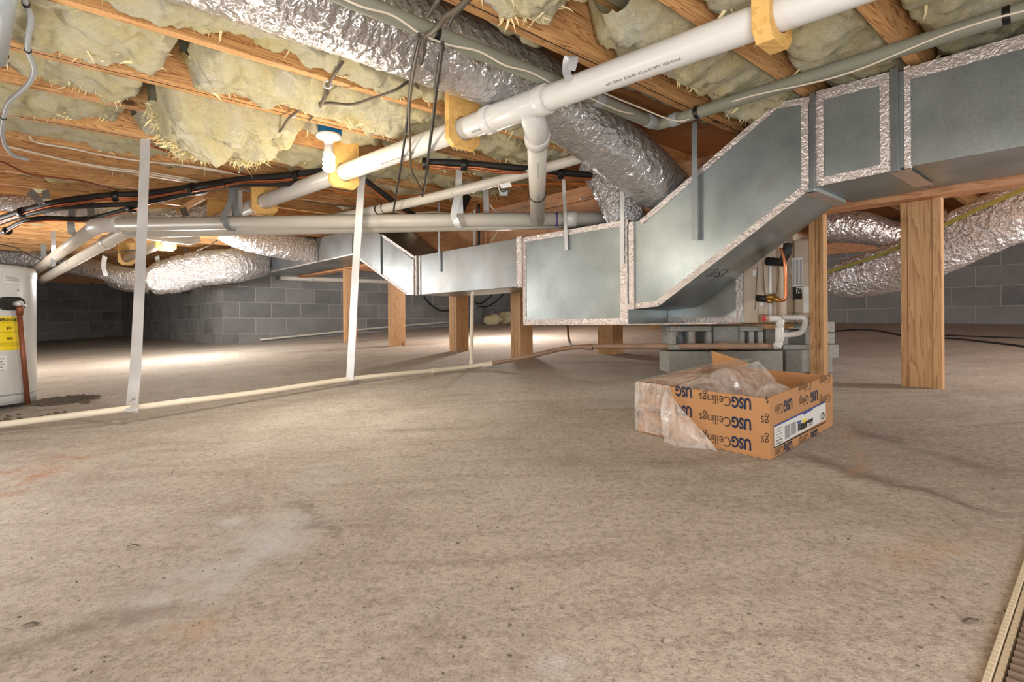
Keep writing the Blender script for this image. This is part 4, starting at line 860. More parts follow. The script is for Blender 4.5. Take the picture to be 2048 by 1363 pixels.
mb = MB(); lathe(mb, cc, [(0, -.05), (.0225, -.05), (.0235, -.085), (.027, -.092), (.0265, -.105), (0, -.105)]); mb.build('bulb_base', 'white', t)
mb = MB()
for j in range(3):
    P = []
    for k in range(25):
        a = k * math.pi / 12 + j * 2.1; P.append(cc + Vector((math.cos(a) * .022, math.sin(a) * .022, -.112 - .068 * k / 24)))
    mb.tube(P, .0095, 10)
lathe(mb, cc, [(0, -.104), (.02, -.106), (.026, -.12), (.027, -.165), (.022, -.186), (0, -.19)], 20)
mb.build('bulb', 'bulb', t)
lamp('bulb_light', 'POINT', cc - DZ * .21, 2.5, (1.0, 0.82, 0.58), .035)
lamp('mid_floor_fill', 'POINT', cc + Vector((0.08, -.45, -.62)), 15, (1.0, 0.9, 0.76), .05)  # added unseen fill below and in front of the bulb, brightens the mid floor
l2 = PY(395, 383, 4.0)
t = thing('ceiling_lamp', 'white disc lampholder without a bulb, between the black refrigerant lines', 'lamp', l2)
mb = MB(); lathe(mb, l2, [(0, .012), (.062, .012), (.066, 0), (.05, -.015), (.028, -.022), (0, -.022)]); mb.build('lampholder', 'white', t)
mb = MB(); mb.box(l2 + DZ * .05 + DV * .02, DU * .05, DV * .03, DZ * .038); mb.build('junction_box', 'conduit2', t, .004)
# tagged thermostat module
t = thing('control_module', 'small teal module with a paper tag dangling under the slim grey pipe', 'module', PY(1007, 385, 3.0))
p = PY(1007, 386, 3.0); mb = MB(); mb.box(p, X * .022, Vector((0, .012, 0)), DZ * .014); mb.build('housing', 'conduit2', t, .003)
mb = MB(); mb.box(p + Vector((.012, -.004, .04)), Vector((.028, 0, .006)), Vector((0, .0005, 0)), Vector((-.006, 0, .012))); mb.build('paper_tag', 'label_white', t)
mb = MB(); mb.tube(smooth_path([p + DZ * .01 - X * .02, p + Vector((-.026, 0, .04)), p + Vector((-.018, 0, .075))], 4), .0025, 6); mb.build('lead_wire', 'wire_white', t)
mb = MB(); mb.tube([p + Vector((math.cos(k) * .012, -.013, .012 + math.sin(k) * .008)) for k in [i * math.pi / 8 for i in range(17)]], .003, 6); mb.build('terminal', 'black', t)
# cross bracing between joists
def brace(a, b, lab): o = board('joist_blocking', PY(*a), PY(*b), DZ, .05, .02, 'joist'); tag(o, lab, 'blocking')
brace((345, 428, 4.6), (410, 392, 4.3), 'slanted wooden brace between joists under the empty lampholder')
# ---------------------------------------------------------------- air handler on its blocks
UA, UB2 = 2.99, 3.20
va, vm, vc = vat(1488, UA), vat(1516, UA), vat(1553, UA)
vb = vat(1621, UB2)
t = thing('air_handler', 'beige air handler cabinet standing on blocks behind the carton', 'air handler', G(UA, (va + vb) / 2, ZP0))
mb = MB(); mb.gbox(UA, UA + .46, vm, va, ZP0, .50); mb.build('coil_casing', 'ah', t, .003)
mb = MB(); mb.gbox(UA - .012, UA + .46, vc, vm - .003, ZP0, .50); mb.build('coil_panel', 'ah', t, .006)
ztop = .455; zbt = .047
mb = MB(); mb.gbox(UB2, UA + .46, vb, vc - .003, zbt, ztop); mb.build('blower_cabinet', 'ah', t, .012)
mb = MB(); mb.gbox(UB2 - .008, UA + .46, vb, vc - .003, zbt - .014, zbt + .006); mb.gbox(UB2 + .03, UA + .46, vb, vc - .003, ZP0, zbt - .014); mb.build('base_rail', 'ah', t, .002)
def plate(px0, y0, px1, y1, u, mat, name, d=.003):
    a, b = vz(px0, y0, u), vz(px1, y1, u); mb = MB(); mb.gbox(u - d, u + .002, b[0], a[0], b[1], a[1]); return mb.build(name, mat, t)
plate(1585, 516, 1606, 572, UB2, 'label_white', 'wiring_label'); lb = plate(1583, 573, 1604, 598, UB2, 'ink', 'rating_label')
plate(1593, 574, 1604, 586, UB2 - .003, 'label_white', 'warning_label'); plate(1607, 573, 1621, 625, UB2, 'label_white', 'rating_label')
for k in range(7): plate(1587 + 2.7 * k, 519, 1588.1 + 2.7 * k, 570, UB2 - .0035, 'ink_grey', 'printed_line')
a = vz(1594, 585, UB2 - .006); text('76', G(UB2 - .0075, a[0], a[1]), -DV, DZ, .034, 'ink', lb, 'lettering', .002, .75)
plate(1506, 540, 1515, 551, UA, 'label_white', 'sticker'); plate(1519, 603, 1528, 611, UA - .012, 'label_white', 'sticker')
plate(1606, 515, 1607, 516, UB2, 'ah', 'screw'); plate(1594, 623, 1596, 625, UB2, 'steel', 'screw')
def P3(px, py, u): return PU(px, py, u)
# pipework at the coil
mb = MB(); mb.tube([P3(1534, 522, UA - .06), P3(1563, 524, UA - .07), P3(1574, 505, UA - .08), P3(1576, 486, UA - .08)], .022, 14); mb.build('suction_line', 'black', t)
mb = MB(); mb.tube(smooth_path([P3(1562, 496, UA - .1), P3(1570, 530, UA - .1), P3(1571, 580, UA - .09), P3(1570, 597, UA - .09), P3(1563, 600, UA - .09), P3(1556, 600, UA - .09)], 4), .0085, 10); mb.build('liquid_line', 'copper', t)
mb = MB(); mb.prism([P3(1577, 525, UA - .085), P3(1583, 537, UA - .085), P3(1584, 547, UA - .085), P3(1574, 546, UA - .085), P3(1573, 535, UA - .085)], DU * .006); mb.build('rubber_flap', 'conduit', t)
mb = MB(); mb.tube([P3(1541, 512, UA - .03), P3(1541, 634, UA - .03)], .008, 10); mb.build('copper_stub', 'label_white', t)
mb = MB(); mb.sphere(P3(1543, 594, UA - .08), .026, 10, (1.1, .9, .7)); mb.tube([P3(1539, 596, UA - .08), P3(1539, 606, UA - .08)], .014, 10); mb.tube([P3(1545, 597, UA - .08), P3(1558, 600, UA - .09)], .012, 10); mb.build('expansion_valve', 'brass', t)
mb = MB(); mb.tube([P3(1514, 596, UA - .07), P3(1537, 598, UA - .08)], .017, 12); mb.build('valve_insulation', 'black', t)
for path in (((1536, 594), (1529, 584), (1527, 555), (1526, 525)), ((1548, 590), (1554, 580), (1557, 545), (1556, 524), (1563, 515)), ((1515, 535), (1513, 560), (1511, 610), (1509, 618))):
    mb = MB(); mb.tube(smooth_path([P3(x, y, UA - .06) for x, y in path], 4), .0028, 6); mb.build('capillary_tube', 'wire_grey', t)
# condensate trap
t = thing('condensate_trap', 'white elbowed condensate trap with a red cap, below the beige cabinet', 'pipe', PY(1556, 692, 2.83))
Yt = 2.81; R1 = .0165
mb = MB(); mb.tube(smooth_path([PY(1530, 637, Yt), PY(1548, 637, Yt), PY(1556, 638, Yt), PY(1560, 644, Yt), PY(1560, 660, Yt), PY(1559, 683, Yt), PY(1557, 690, Yt), PY(1548, 692, Yt + .02)], 4), R1, 16); mb.build('trap_pipe', 'pvc', t)
mb = MB(); mb.tube([PY(1519, 637, Yt), PY(1535, 637, Yt)], .023, 18); mb.build('tee_cap', 'pvc_dirty', t)
mb = MB(); mb.sphere(PY(1524, 637, Yt) - Vector((0, .022, 0)), .011, 8, (1, .3, 1.2)); mb.build('red_plug', 'red', t)
ring(PY(1559, 668, Yt), DZ, .021, .07, 'pvc', t, 'tee'); ring(PY(1560, 645, Yt), DZ, .0205, .03, 'pvc', t, 'elbow'); ring(PY(1556, 689, Yt), Vector((.5, 0, .9)), .0205, .03, 'pvc', t, 'elbow')
mb = MB(); mb.tube(smooth_path([PY(1560, 670, Yt), PY(1580, 669, Yt + .01), PY(1600, 665, Yt + .02), PY(1607, 657, Yt + .03), PY(1611, 642, Yt + .05), PY(1606, 635, Yt + .06), PY(1590, 635, Yt + .07), PY(1564, 634, Yt + .08)], 4), .014, 14); mb.build('cross_pipe', 'pvc', t)
# concrete blocks
def cblock(c, ux, wx, hx, dx, label, cells=0, axis=0):
    """concrete block centred at c; ux = direction of its visible face width; cells open toward the viewer"""
    ux = Vector(ux).normalized(); uy = Vector((-ux.y, ux.x, 0)); mb = MB()
    if not cells: mb.box(c, ux * wx / 2, uy * dx / 2, DZ * hx / 2)
    else:
        fw = .028; n = cells; cw = (wx - fw * (n + 1)) / n
        mb.box(c + DZ * (hx / 2 - fw / 2), ux * wx / 2, uy * dx / 2, DZ * fw / 2); mb.box(c - DZ * (hx / 2 - fw / 2), ux * wx / 2, uy * dx / 2, DZ * fw / 2)
        for k in range(n + 1): mb.box(c + ux * (-wx / 2 + fw / 2 + k * (cw + fw)), ux * fw / 2, uy * dx / 2, DZ * (hx / 2 - fw - .0005))
    return tag(mb.build('concrete_block', 'block', None, .004), label, 'block', 'concrete blocks under the air handler')
def at_face(px0, px1, y0, y1, Y):
    a, b = PY(px0, (y0 + y1) / 2, Y), PY(px1, (y0 + y1) / 2, Y); h = PY(px0, y0, Y).z - PY(px0, y1, Y).z
    return (a + b) / 2, (b - a).length, h
for px0, px1, y0, y1, Y, cells, d, lab in ((1338, 1566, 702, 745, 3.02, 0, .2, 'long solid concrete block lying on the floor behind the carton'),
    (1572, 1665, 700, 745, 3.06, 0, .3, 'solid concrete block behind the post, lying on the floor'),
    (1342, 1424, 652, 699, 3.04, 2, .2, 'hollow concrete block with two dark openings under the plenum'), (1427, 1478, 652, 699, 3.07, 0, .2, 'solid-faced concrete block between the two hollow ones'),
    (1480, 1527, 652, 699, 3.04, 2, .2, 'small hollow concrete block under the beige cabinet'), (1532, 1553, 655, 699, 3.08, 0, .18, 'narrow rough concrete block beside the condensate trap'), (1566, 1620, 648, 699, 3.2, 1, .2, 'hollow concrete block behind the condensate trap')):
    c, wx, hh = at_face(px0, px1, y0, y1, Y); cblock(c + Vector((0, d / 2, 0)), X, wx, hh, d, lab, cells)
for y0, y1, lab in ((643, 664, 'topmost pale block edge of the stack right of the post'), (666, 687, 'middle pale block of the stack right of the post'), (689, 716, 'lowest round-edged block of the stack right of the post')):
    c, wx, hh = at_face(1652, 1670 if y0 < 689 else 1678, y0, y1, 3.4); cblock(c + Vector((-.02, .12, 0)), X, wx + .04, hh, .24, lab)
mb = MB(); a, b = PY(1330, 649, 3.15), PY(1545, 644, 3.1); mb.gbox(UB - .04, UA + .27, vat(1545, UA), 2.1, -.028, -.003); tag(mb.build('support_board', 'post', None, .002), 'brown support board between the concrete blocks and the plenum', 'board')
def prop(pts, lab): mb = MB(); mb.ribbon([PY(*p) for p in pts], X, .05, .004); tag(mb.build('support_strap', 'steel'), lab, 'strap')
prop(((1330, 646, 3.16), (1338, 665, 3.14), (1356, 692, 3.1)), 'flat strap leaning down from the plenum to the brown pipe, left one'); prop(((1372, 646, 3.17), (1366, 665, 3.16), (1358, 690, 3.14)), 'flat strap leaning from the plenum to the brown pipe, right one')
mb = MB(); p = PY(1605, 693, 3.3); mb.box(p, X * .07, Vector((0, .05, 0)), DZ * .003); tag(mb.build('paper_sheet', 'label_white'), 'scrap of white paper on the blocks behind the post', 'paper')
# ---------------------------------------------------------------- water heater
hr = .305; hc = Vector((-2.985, 3.06, 0)); hz0, hz1 = floor_z(hc.x, hc.y) + .035, .506 + .345
t = thing('water_heater', 'short white water heater with a yellow label at the left edge', 'water heater', Vector((hc.x, hc.y, hz0 - .03)))
mb = MB(); lathe(mb, hc, [(0, hz0), (hr - .002, hz0), (hr, hz0 + .05), (hr, hz1 - .06)], 72); mb.build('tank_jacket', 'tank', t)
mb = MB(); lathe(mb, hc, [(hr + .003, hz1 - .062), (hr + .004, hz1 - .03), (hr - .004, hz1 - .008), (hr - .03, hz1), (0, hz1 + .004)], 72); mb.build('top_cap', 'tank', t)
mb = MB(); lathe(mb, hc, [(hr + .002, hz0 + .048), (hr + .003, hz0 + .05), (hr + .003, hz0 + .054), (hr, hz0 + .056)], 72); mb.build('base_seam', 'ink_grey', t)
for k in range(3): a = -1.2 + k * 2.1; mb = MB(); mb.box(hc + Vector((math.cos(a) * .24, math.sin(a) * .24, hz0 - .02)), X * .03, Vector((0, .03, 0)), DZ * .035); mb.build('foot', 'black', t)
def hang_(px, py):
    a, b = ray(px, py); o = Vector((0, 0, EYE)); d = Vector((a, 1, b)); A = d.x ** 2 + d.y ** 2; Bq = -2 * (d.x * hc.x + d.y * hc.y); Cq = hc.x ** 2 + hc.y ** 2 - hr * hr
    D = Bq * Bq - 4 * A * Cq
    if D < 0: return None
    k = (-Bq - math.sqrt(D)) / (2 * A); p = o + d * k; return math.atan2(p.y - hc.y, p.x - hc.x), p.z
def cyl(a, z, r): return Vector((hc.x + math.cos(a) * r, hc.y + math.sin(a) * r, z))
def patch(a0, a1, z0, z1, r, mat, name):
    mb = MB(); mb.grid(lambda s, q: cyl(a0 + (a1 - a0) * s, z0 + (z1 - z0) * q, r), 14, 2); return mb.build(name, mat, t)
aR, zt = hang_(40, 633); _, zl = hang_(40, 699); wl = .125 / hr
elab = patch(aR - wl, aR, zl, zt, hr + .0012, 'label_yellow', 'energy_label')
def ctext(body, a0, z, size, mat, bold=0, sx=1.0, r=hr + .002): return text(body, hc, X, DZ, size, mat, elab, 'lettering', bold, sx, mapf=lambda x, y: cyl(a0 + x / hr, z + y, r))
ctext('ENERGYGUIDE', aR - wl + .01, zt - .024, .0205, 'ink', .0008, .84); ctext('$57', aR - wl * .62, zt - .068, .02, 'ink', .0006); ctext('4825', aR - wl * .6, zt - .122, .016, 'ink', .0005)
for zz_ in (.03, .045, .082, .14, .146, .152): patch(aR - wl + .02, aR - .02, zt - zz_ - .0012, zt - zz_, hr + .0018, 'ink', 'printed_line')
a1, z1 = hang_(13, 711); patch(a1 - .2, a1, z1 - .082, z1, hr + .0012, 'label_white', 'rating_label')
for k in range(5): patch(a1 - .17, a1 - .03 - .03 * (k % 2), z1 - .018 - .015 * k, z1 - .012 - .015 * k, hr + .0018, 'ink_grey', 'printed_line')
a1, z1 = hang_(41, 544); patch(a1 - .30, a1, z1 - .062, z1, hr + .0012, 'label_white', 'warning_label')
for k in range(5): patch(a1 - .28, a1 - .03, z1 - .016 - .009 * k, z1 - .012 - .009 * k, hr + .0018, 'ink_grey', 'printed_line')
a1, z1 = hang_(6, 543); patch(a1 - .12, a1, z1 - .014, z1, hr + .0012, 'label_yellow', 'small_label')
ac, zc = hang_(23, 607)
mb = MB(); mb.prism([cyl(ac + (math.cos(b) * .042 + (.03 if math.cos(b) > 0 else -.03)) / hr, zc + math.sin(b) * .036, hr - .004) for b in [i * math.pi / 16 for i in range(32)]], Vector((math.cos(ac), math.sin(ac), 0)) * .02); mb.build('valve_gasket', 'black', t, .003)
nd = Vector((math.cos(ac), math.sin(ac), 0)); pv = cyl(ac + .03, zc, hr)
mb = MB(); mb.tube([pv + nd * .012, pv + nd * .05], .015, 14); mb.tube([pv + nd * .045, pv + nd * .055 + Vector((.03, -.005, -.012))], .006, 8); mb.build('relief_valve', 'strap', t)
aB, zB = hang_(48, 812)
p0 = pv + nd * .035 - DZ * .015; p1 = cyl(aB, zB, hr + .02)
mb = MB(); mb.tube([p0, p0 - DZ * .012 + nd * .005, p0 + (p1 - p0) * .08], .017, 14); mb.build('pipe_adapter', 'copper_old', t)
mb = MB(); mb.tube([p0 + (p1 - p0) * .05, p1], .0125, 14); mb.build('discharge_pipe', 'copper_old', t)
for px, y in ((36, 580), (56, 806)): a1, z1 = hang_(px, y); mb = MB(); mb.sphere(cyl(a1, z1, hr), .005, 6); mb.build('screw', 'steel', t)
# dirt round the hole beside the heater
mb = MB()
def dirt(a, b):
    ang = a * 2 * math.pi; r = b * (1.0 + .3 * nz((math.cos(ang) * 2, math.sin(ang) * 2, 1), 1.3, 3)); x, y = DC.x + math.cos(ang) * r * .17, DC.y + math.sin(ang) * r * .155
    return (x, y, floor_z(x, y) - pit(x, y) + (.004 + .012 * abs(nz((x, y, 0), 40, 2)) + .010 * abs(nz((x, y, 0), 95, 4)) if b < .98 else -.004))
mb.grid(dirt, 110, 44); o = mb.build('dirt_pile', 'dirt'); o['kind'] = 'stuff'; tag(o, 'crumbly dirt lining a broken hole in the slab beside the water heater', 'dirt')
dc2 = PF(40, 836); mb = MB()
for k in range(60):
    a = rnd.random() * 6.28; r = rnd.random() ** .5 * .22; x, y = dc2.x + math.cos(a) * r * 1.3, dc2.y + math.sin(a) * r * .6; s = rnd.uniform(.003, .011); mb.sphere(Vector((x, y, floor_z(x, y) + s * .4)), s, 4, (1, 1, .7))
o = mb.build('dirt_crumbs', 'dirt'); o['kind'] = 'stuff'; tag(o, 'scattered dirt crumbs on the slab in front of the water heater', 'dirt')
# ---------------------------------------------------------------- carton
cF, cR, cL = PF(1540, 921), PF(1666, 851), PF(1277, 863)
e1 = (cL - cF); l1 = e1.length; e1.normalize(); e2 = (cR - cF); l2c = e2.length; e2.normalize(); ez = e1.cross(e2) * -1
if ez.z < 0: ez = -ez
n1 = -(e2 - e1 * e2.dot(e1)).normalized(); n2 = -(e1 - e2 * e1.dot(e2)).normalized()
CH = .181
t = thing('cardboard_carton', 'open brown cardboard carton with blue lettering, partly wrapped in torn plastic', 'carton', cF)
def card():
    tt = NT('corrugated_cardboard'); v = tt.coord(); a = tt.noise(v, 5, 4, .6); wv = tt.noise(tt.coord((8, 8, 260)), 1.0, 2, .5)
    c = tt.mix(a, lin(176, 128, 84), lin(196, 148, 102)); c = tt.mix(tt.math('MULTIPLY', wv, .3), c, lin(166, 112, 66)); tt.col(c); tt.set(Roughness=.85); tt.bump(wv, .15, .002); return tt.m
M['card'] = card()
cw = .005
def cpt(a, b, z): return cF + e1 * a + e2 * b + ez * z
def cbox(name, a0, a1, b0, b1, z0, z1, mat='card', bev=.0015): 
    mb = MB(); mb.prism([cpt(a0, b0, z0), cpt(a1, b0, z0), cpt(a1, b1, z0), cpt(a0, b1, z0)], ez * (z1 - z0)); return mb.build(name, mat, t, bev)
cbox('bottom_panel', 0, l1, 0, l2c, .001, .006)
fpan = cbox('front_panel', 0, l1, 0, cw, .006, CH); lpan = cbox('label_panel', 0, cw, cw, l2c, .006, CH + .004); cbox('back_panel', cw, l1, l2c - cw, l2c, .006, CH); cbox('side_panel', l1 - cw, l1, cw, l2c - cw, .006, CH)
mb = MB(); mb.prism([cpt(l1 + .00, l2c * .75, CH - .03), cpt(l1 + .06, l2c * .75, CH + .012), cpt(l1 + .06, l2c * 1.2, CH + .035), cpt(l1, l2c * 1.2, CH - .02)], ez * .004 + e1 * .002); 
mb = MB(); mb.prism([cpt(l1 - .16, l2c + .001, CH - .02), cpt(l1 + .02, l2c + .06, CH - .02), cpt(l1 + .035, l2c + .07, CH + .052), cpt(l1 - .16, l2c + .012, CH + .022)], e2 * .004); mb.build('open_flap', 'card', t)
def face1(px, py): p = PP(px, py, cF, n1) - cF; z = p.dot(ez); p2 = p - ez * z; return p2.dot(e1), z
def face2(px, py): p = PP(px, py, cF, n2) - cF; z = p.dot(ez); p2 = p - ez * z; return p2.dot(e2), z
def word1(px, py, body, size, mat, bold=0., sx=1.): s, z = face1(px, py); text(body, cpt(s, 0, z), e1, -ez, size, mat, fpan, 'lettering', bold, sx, lift=.0012)
def word2(px, py, body, size, mat, bold=0., sx=1.): s, z = face2(px, py); text(body, cpt(0, s, z), -e2, -ez, size, mat, lpan, 'lettering', bold, sx, lift=.0012)
HS = .046
for px, py in ((1503, 796), (1503, 838), (1503, 879)):
    word1(px, py, 'USG', HS, 'navy', .0016, .74); word1(px - 40, py - 4, 'Ceilings', HS * .94, 'ink', -.0004, .84)
for px, py in ((1384, 774), (1384, 813)): word1(px, py, 'USG', HS, 'navy', .0016, .74)
for px, py in ((1339, 780), (1339, 820), (1339, 858)): word1(px + 4, py, 'Ceilings', HS * .94, 'ink', -.0004, .72)
for px, py in ((1286, 782), (1286, 822)): word1(px, py, 'U', HS, 'navy', .0016, .74)
for px, py, w_ in ((1538.5, 791, 's'), (1538.5, 832, 'gs'), (1538.5, 872, 'gs')): word1(px, py, w_, HS * .94, 'ink', -.0004, .74)
for px, py, w_ in ((1584, 794, 1), (1635, 778, 1), (1584, 880, 1), (1635, 856, 1)):
    word2(px, py, 'USG', HS, 'navy', .0016, .74); word2(px - 18, py + 9, 'Ceilin' if px < 1600 else 'Ceilings', HS * .94, 'ink', -.0004, .62)
for px, py in ((1622, 758), (1660, 745), (1660, 785)): word2(px, py, 'Ceilings', HS * .94, 'ink', -.0004, .8)
clab = None
def lab2(px0, y0, px1, y1, px2, y2, mat, name, d=.0014, par=None):
    """parallelogram patch: left-top, right-top, left-bottom pixels on the label panel"""
    A, Bp, Cp = face2(px0, y0), face2(px1, y1), face2(px2, y2); h = Cp[1] - A[1]
    q = [(A[0], A[1]), (Bp[0], Bp[1]), (Bp[0], Bp[1] + h), (A[0], Cp[1])]
    mb = MB(); b = [cpt(0, s, z) + n2 * d for s, z in q]; mb.prism(b, n2 * .0006); return mb.build(name, mat, par or clab or t)
lab2(1547, 851, 1650, 801, 1547, 894, 'label_white', 'carton_label'); clab = bpy.data.objects['carton_label']; lab2(1547, 850, 1650, 800.5, 1547, 853, 'label_blue', 'label_stripe', .0021); lab2(1547, 893, 1650, 842, 1547, 895.5, 'ink', 'label_stripe', .0021)
lab2(1605, 823, 1624, 813, 1605, 828, 'label_blue', 'label_stripe', .0022)
lab2(1601, 846, 1624, 834, 1601, 859, 'ink', 'label_panel_print', .0022); lab2(1594, 846, 1600, 843, 1594, 862, 'ink_grey', 'barcode', .0022)
lab2(1593, 842, 1601, 838, 1593, 846, 'label_blue', 'label_stripe', .0024); lab2(1604, 838, 1610, 834, 1604, 845, 'label_yellow', 'label_spot', .003)
for k in range(4): lab2(1594 + k * 1.7, 847 - k * .8, 1594.8 + k * 1.7, 846.6 - k * .8, 1594 + k * 1.7, 861 - k * .8, 'ink', 'barcode', .003)
for k in range(6): lab2(1550, 857 + 6 * k, 1563, 850.6 + 6 * k, 1550, 858.6 + 6 * k, 'ink_grey' if k < 4 else 'ink', 'printed_line', .0022)
lab2(1568, 851, 1578, 846, 1568, 878, 'ink_grey', 'printed_block', .0022); lab2(1580, 846, 1590, 841, 1580, 870, 'ink_grey', 'printed_block', .0022)
s, z = face2(1648, 822); text('4221', cpt(0, s, z), -e2, -ez, .034, 'ink', clab, 'lettering', .0006, .62, lift=.0024)
s, z = face2(1624, 841); text('USG Ceilings', cpt(0, s, z), -e2, -ez, .017, 'label_white', clab, 'lettering', .0006, .62, lift=.0032)
# torn plastic wrap
def film():
    m = bpy.data.materials.new('clear_plastic_film'); m.use_nodes = True; nt = m.node_tree; n = nt.nodes; pb = n['Principled BSDF']
    pb.inputs['Base Color'].default_value = lin(238, 230, 222); pb.inputs['Roughness'].default_value = .2; pb.inputs['Specular IOR Level'].default_value = .7
    tr = n.new('ShaderNodeBsdfTransparent'); tr.inputs[0].default_value = (.96, .93, .9, 1); mx = n.new('ShaderNodeMixShader'); tc = n.new('ShaderNodeTexCoord'); no = n.new('ShaderNodeTexNoise'); no.inputs['Scale'].default_value = 16; no.inputs['Detail'].default_value = 5; no.inputs['Distortion'].default_value = 1.5
    mp = n.new('ShaderNodeMapRange'); mp.inputs[1].default_value = .3; mp.inputs[2].default_value = .75; mp.inputs[3].default_value = .2; mp.inputs[4].default_value = .68
    bp = n.new('ShaderNodeBump'); bp.inputs['Strength'].default_value = .8; bp.inputs['Distance'].default_value = .01
    l = nt.links.new; l(tc.outputs['Object'], no.inputs['Vector']); l(no.outputs['Fac'], mp.inputs[0]); l(mp.outputs[0], mx.inputs[0]); l(tr.outputs[0], mx.inputs[1]); l(pb.outputs[0], mx.inputs[2]); l(no.outputs['Fac'], bp.inputs['Height']); l(bp.outputs[0], pb.inputs['Normal']); l(mx.outputs[0], n['Material Output'].inputs[0]); return m
M['film'] = film()
def sheet(fn, nu, nv, amp, name, root, sd=1.0, thick=True):
    mb = MB()
    def f(a, b):
        p = Vector(fn(a, b)); k = amp * min(1, 6 * min(a + .05, 1.05 - a, b + .05, 1.05 - b))
        return p + Vector((nz(p, 11, sd), nz(p, 11, sd + 5), nz(p, 11, sd + 9))) * k + ez * (abs(nz(p, 34, sd + 2)) * k * .6)
    mb.grid(f, nu, nv); return mb.build(name, 'film', root)
pw = thing('plastic_wrap', 'torn clear plastic sheeting draped over the left end of the carton and inside it', 'plastic sheet', cpt(l1, 0, CH))
lerp = lambda p, q_, k: p + (q_ - p) * k
def quad(p00, p10, p01, p11): return lambda a, b: lerp(lerp(p00, p10, a), lerp(p01, p11, a), b)
# over the front face: left strip and the slanted loose tail
sa, za = face1(1338, 768); sb, zb_ = face1(1445, 907)
sheet(lambda a, b: (cpt(l1 + .004, 0, 0) + n1 * .006 if False else cpt(l1 + .006 - a * (l1 - sa + .006) * (1 + .0 * b), 0, CH + .004 - b * (CH - .004)) + n1 * (.004 + .010 * abs(math.sin(a * 19 + b * 2)) * (1 - b * .5))), 40, 26, .004, 'front_cover', pw, 3)
tb, tt_ = face1(1350, 885)
def tail(a, b):   # triangle hanging from the torn edge to the foot of the front face
    top = sa; s0 = sa + (tb - sa) * b * .6; s1 = sa + (sb - sa) * b; s = s0 + (s1 - s0) * a
    return cpt(s, 0, CH + .003 - b * (CH + .002)) + n1 * (.010 + .05 * math.sin(math.pi * b * .55) * (1 - .55 * a) + .012 * math.sin(a * 7 + b * 5))
sheet(tail, 24, 30, .004, 'torn_tail', pw, 8)
# top cover: rises from the front edge to a low ridge at the back left
rg0 = cpt(l1 * .62, l2c * .93, CH + .035); rg1 = cpt(l1 * .30, l2c * .62, CH - .02)
pk = cpt(l1 * .50, l2c * .45, CH + .035)
sheet(quad(cpt(l1 + .004, .0, CH + .004), cpt(sa - .02, .0, CH + .004), cpt(l1 + .002, l2c * .95, CH + .008), cpt(l1 * .55, l2c * .95, CH + .045)), 34, 26, .007, 'top_cover', pw, 12)
def tent(a, b):   # sheet from the peak down into the carton
    p = lerp(cpt(l1 * .70, .012, CH - .004), cpt(l1 * .52, l2c * .9, CH + .042), b); q_ = lerp(cpt(l1 * .34, .05, CH - .085), cpt(l1 * .16, l2c * .80, CH - .10), b)
    r = lerp(p, q_, a); return r + ez * (.05 * math.exp(-((a - .28) / .2) ** 2 - ((b - .45) / .22) ** 2)) 
sheet(tent, 36, 34, .010, 'sagging_cover', pw, 21)
def crumple(a, b):
    p = lerp(cpt(l1 * .48, l2c * .10, CH - .11), cpt(l1 * .08, l2c * .60, CH - .055), a); d = e1 * (b - .5) * .13 + e2 * (b - .5) * .10
    return p + d + ez * (.055 * math.exp(-((a - .72) / .22) ** 2) * math.cos((b - .5) * 2.6) + .02 * math.sin(a * 9 + b * 4))
sheet(crumple, 40, 16, .014, 'crumpled_end', pw, 33)
sheet(lambda a, b: cpt(l1 * .05 + l1 * .5 * a, l2c * .06 + l2c * .8 * b, .05 + .03 * math.sin(a * 5) * math.sin(b * 6)), 24, 24, .016, 'inner_cover', pw, 41)
# ---------------------------------------------------------------- bits on the floor
hp = PF(975, 634); t = None
for k, (px, y, s, lab) in enumerate(((988, 627, .17, 'left scrap of yellow wool on the floor by the far wall'), (1010, 625, .19, 'right scrap of yellow wool on the floor by the far wall'))):
    c = PV(px, y, V_B - .4); c.z = floor_z(c.x, c.y) + .09; mb = MB(); mb.sphere(c, s, 12, (1.1, .8, .62))
    for i, v in enumerate(mb.v): mb.v[i] = v + (v - c).normalized() * (.05 * nz(v, 9, k) + .03 * nz(v, 24, k))
    tag(mb.build('wool_scrap', 'wool'), lab, 'insulation', 'wool scraps by the far wall')
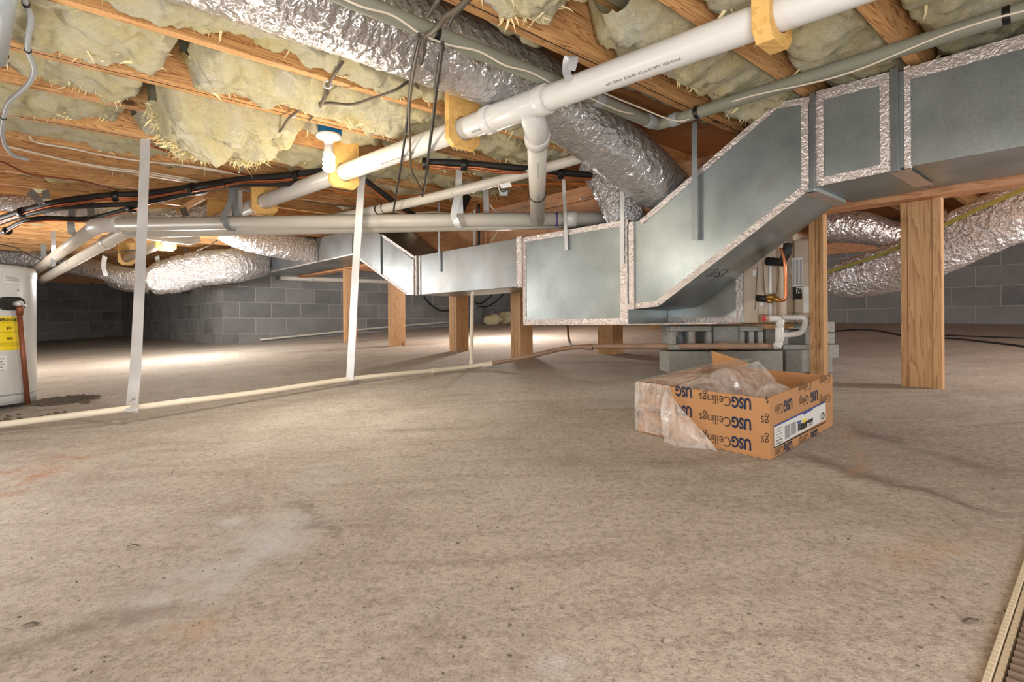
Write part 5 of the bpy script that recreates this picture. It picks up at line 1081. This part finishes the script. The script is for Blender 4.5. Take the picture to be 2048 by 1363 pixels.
# slotted floor grille at the bottom right
g0, g1 = PF(1958, 1385), PF(2062, 1085)
gd = (g1 - g0).normalized(); gs = Vector((gd.y, -gd.x, 0)); gl = (g1 - g0).length + .2
fn = Vector((-FA, -FB, 1)).normalized()
t = thing('vent_grille', 'long cream slotted grille lying on the slab at the bottom right corner', 'grille', g0)
for off, wd, hh in ((.004, .008, .008), (.0135, .008, .006)):
    c = g0 + gd * gl / 2 - gd * .1 + gs * off + fn * hh / 2; mb = MB()
    nseg = 60
    for k in range(nseg): cc2 = g0 - gd * .1 + gd * gl * (k + .5) / nseg + gs * off + fn * hh / 2; mb.box(cc2, gd * gl / nseg * .47, gs * wd / 2, fn * hh / 2)
    mb.box(c - fn * .002, gd * gl / 2, gs * wd / 2.4, fn * hh / 2.3); mb.build('rail', 'cream_metal', t, .001)
for k in range(42):
    c = g0 - gd * .1 + gd * gl * (k + .5) / 42 + gs * .104 + fn * .005; mb = MB(); mb.box(c, gd * .0035 + fn * .003, gs * .083, fn * .0035 - gd * .002); mb.build('slat', 'slat', t)
mb = MB(); mb.box(g0 - gd * .1 + gd * gl / 2 + gs * .104 + fn * .0012, gd * gl / 2, gs * .085, fn * .001); mb.build('backing', 'black', t)
# debris specks
mb = MB(); k = 0
while k < 240:
    px, py = rnd.uniform(20, 2040), rnd.uniform(760, 1350); p = PF(px, py); s = rnd.uniform(.0007, .0019)
    mb.sphere(p + DZ * s * .4, s, 4, (rnd.uniform(.8, 2.4), rnd.uniform(.8, 1.6), .6)); k += 1
o = mb.build('grit', 'dirt'); o['kind'] = 'stuff'; tag(o, 'fine dark grit and crumbs scattered over the slab', 'debris')
for px, py, a, lab in ((265, 1094, .5, 'small curled dark chip on the slab, left of centre'), (1942, 1245, .2, 'dark chip on the slab beside the slotted grille'), (60, 1252, .4, 'grey leaf scrap on the slab at bottom left')):
    p = PF(px, py); mb = MB(); mb.ribbon(smooth_path([p + Vector((-.012, 0, .002)), p + Vector((0, .003, .005)), p + Vector((.012, .006 * a, .003))], 4), Vector((0, 1, 0)), .005, .001); tag(mb.build('chip', 'dirt'), lab, 'debris')
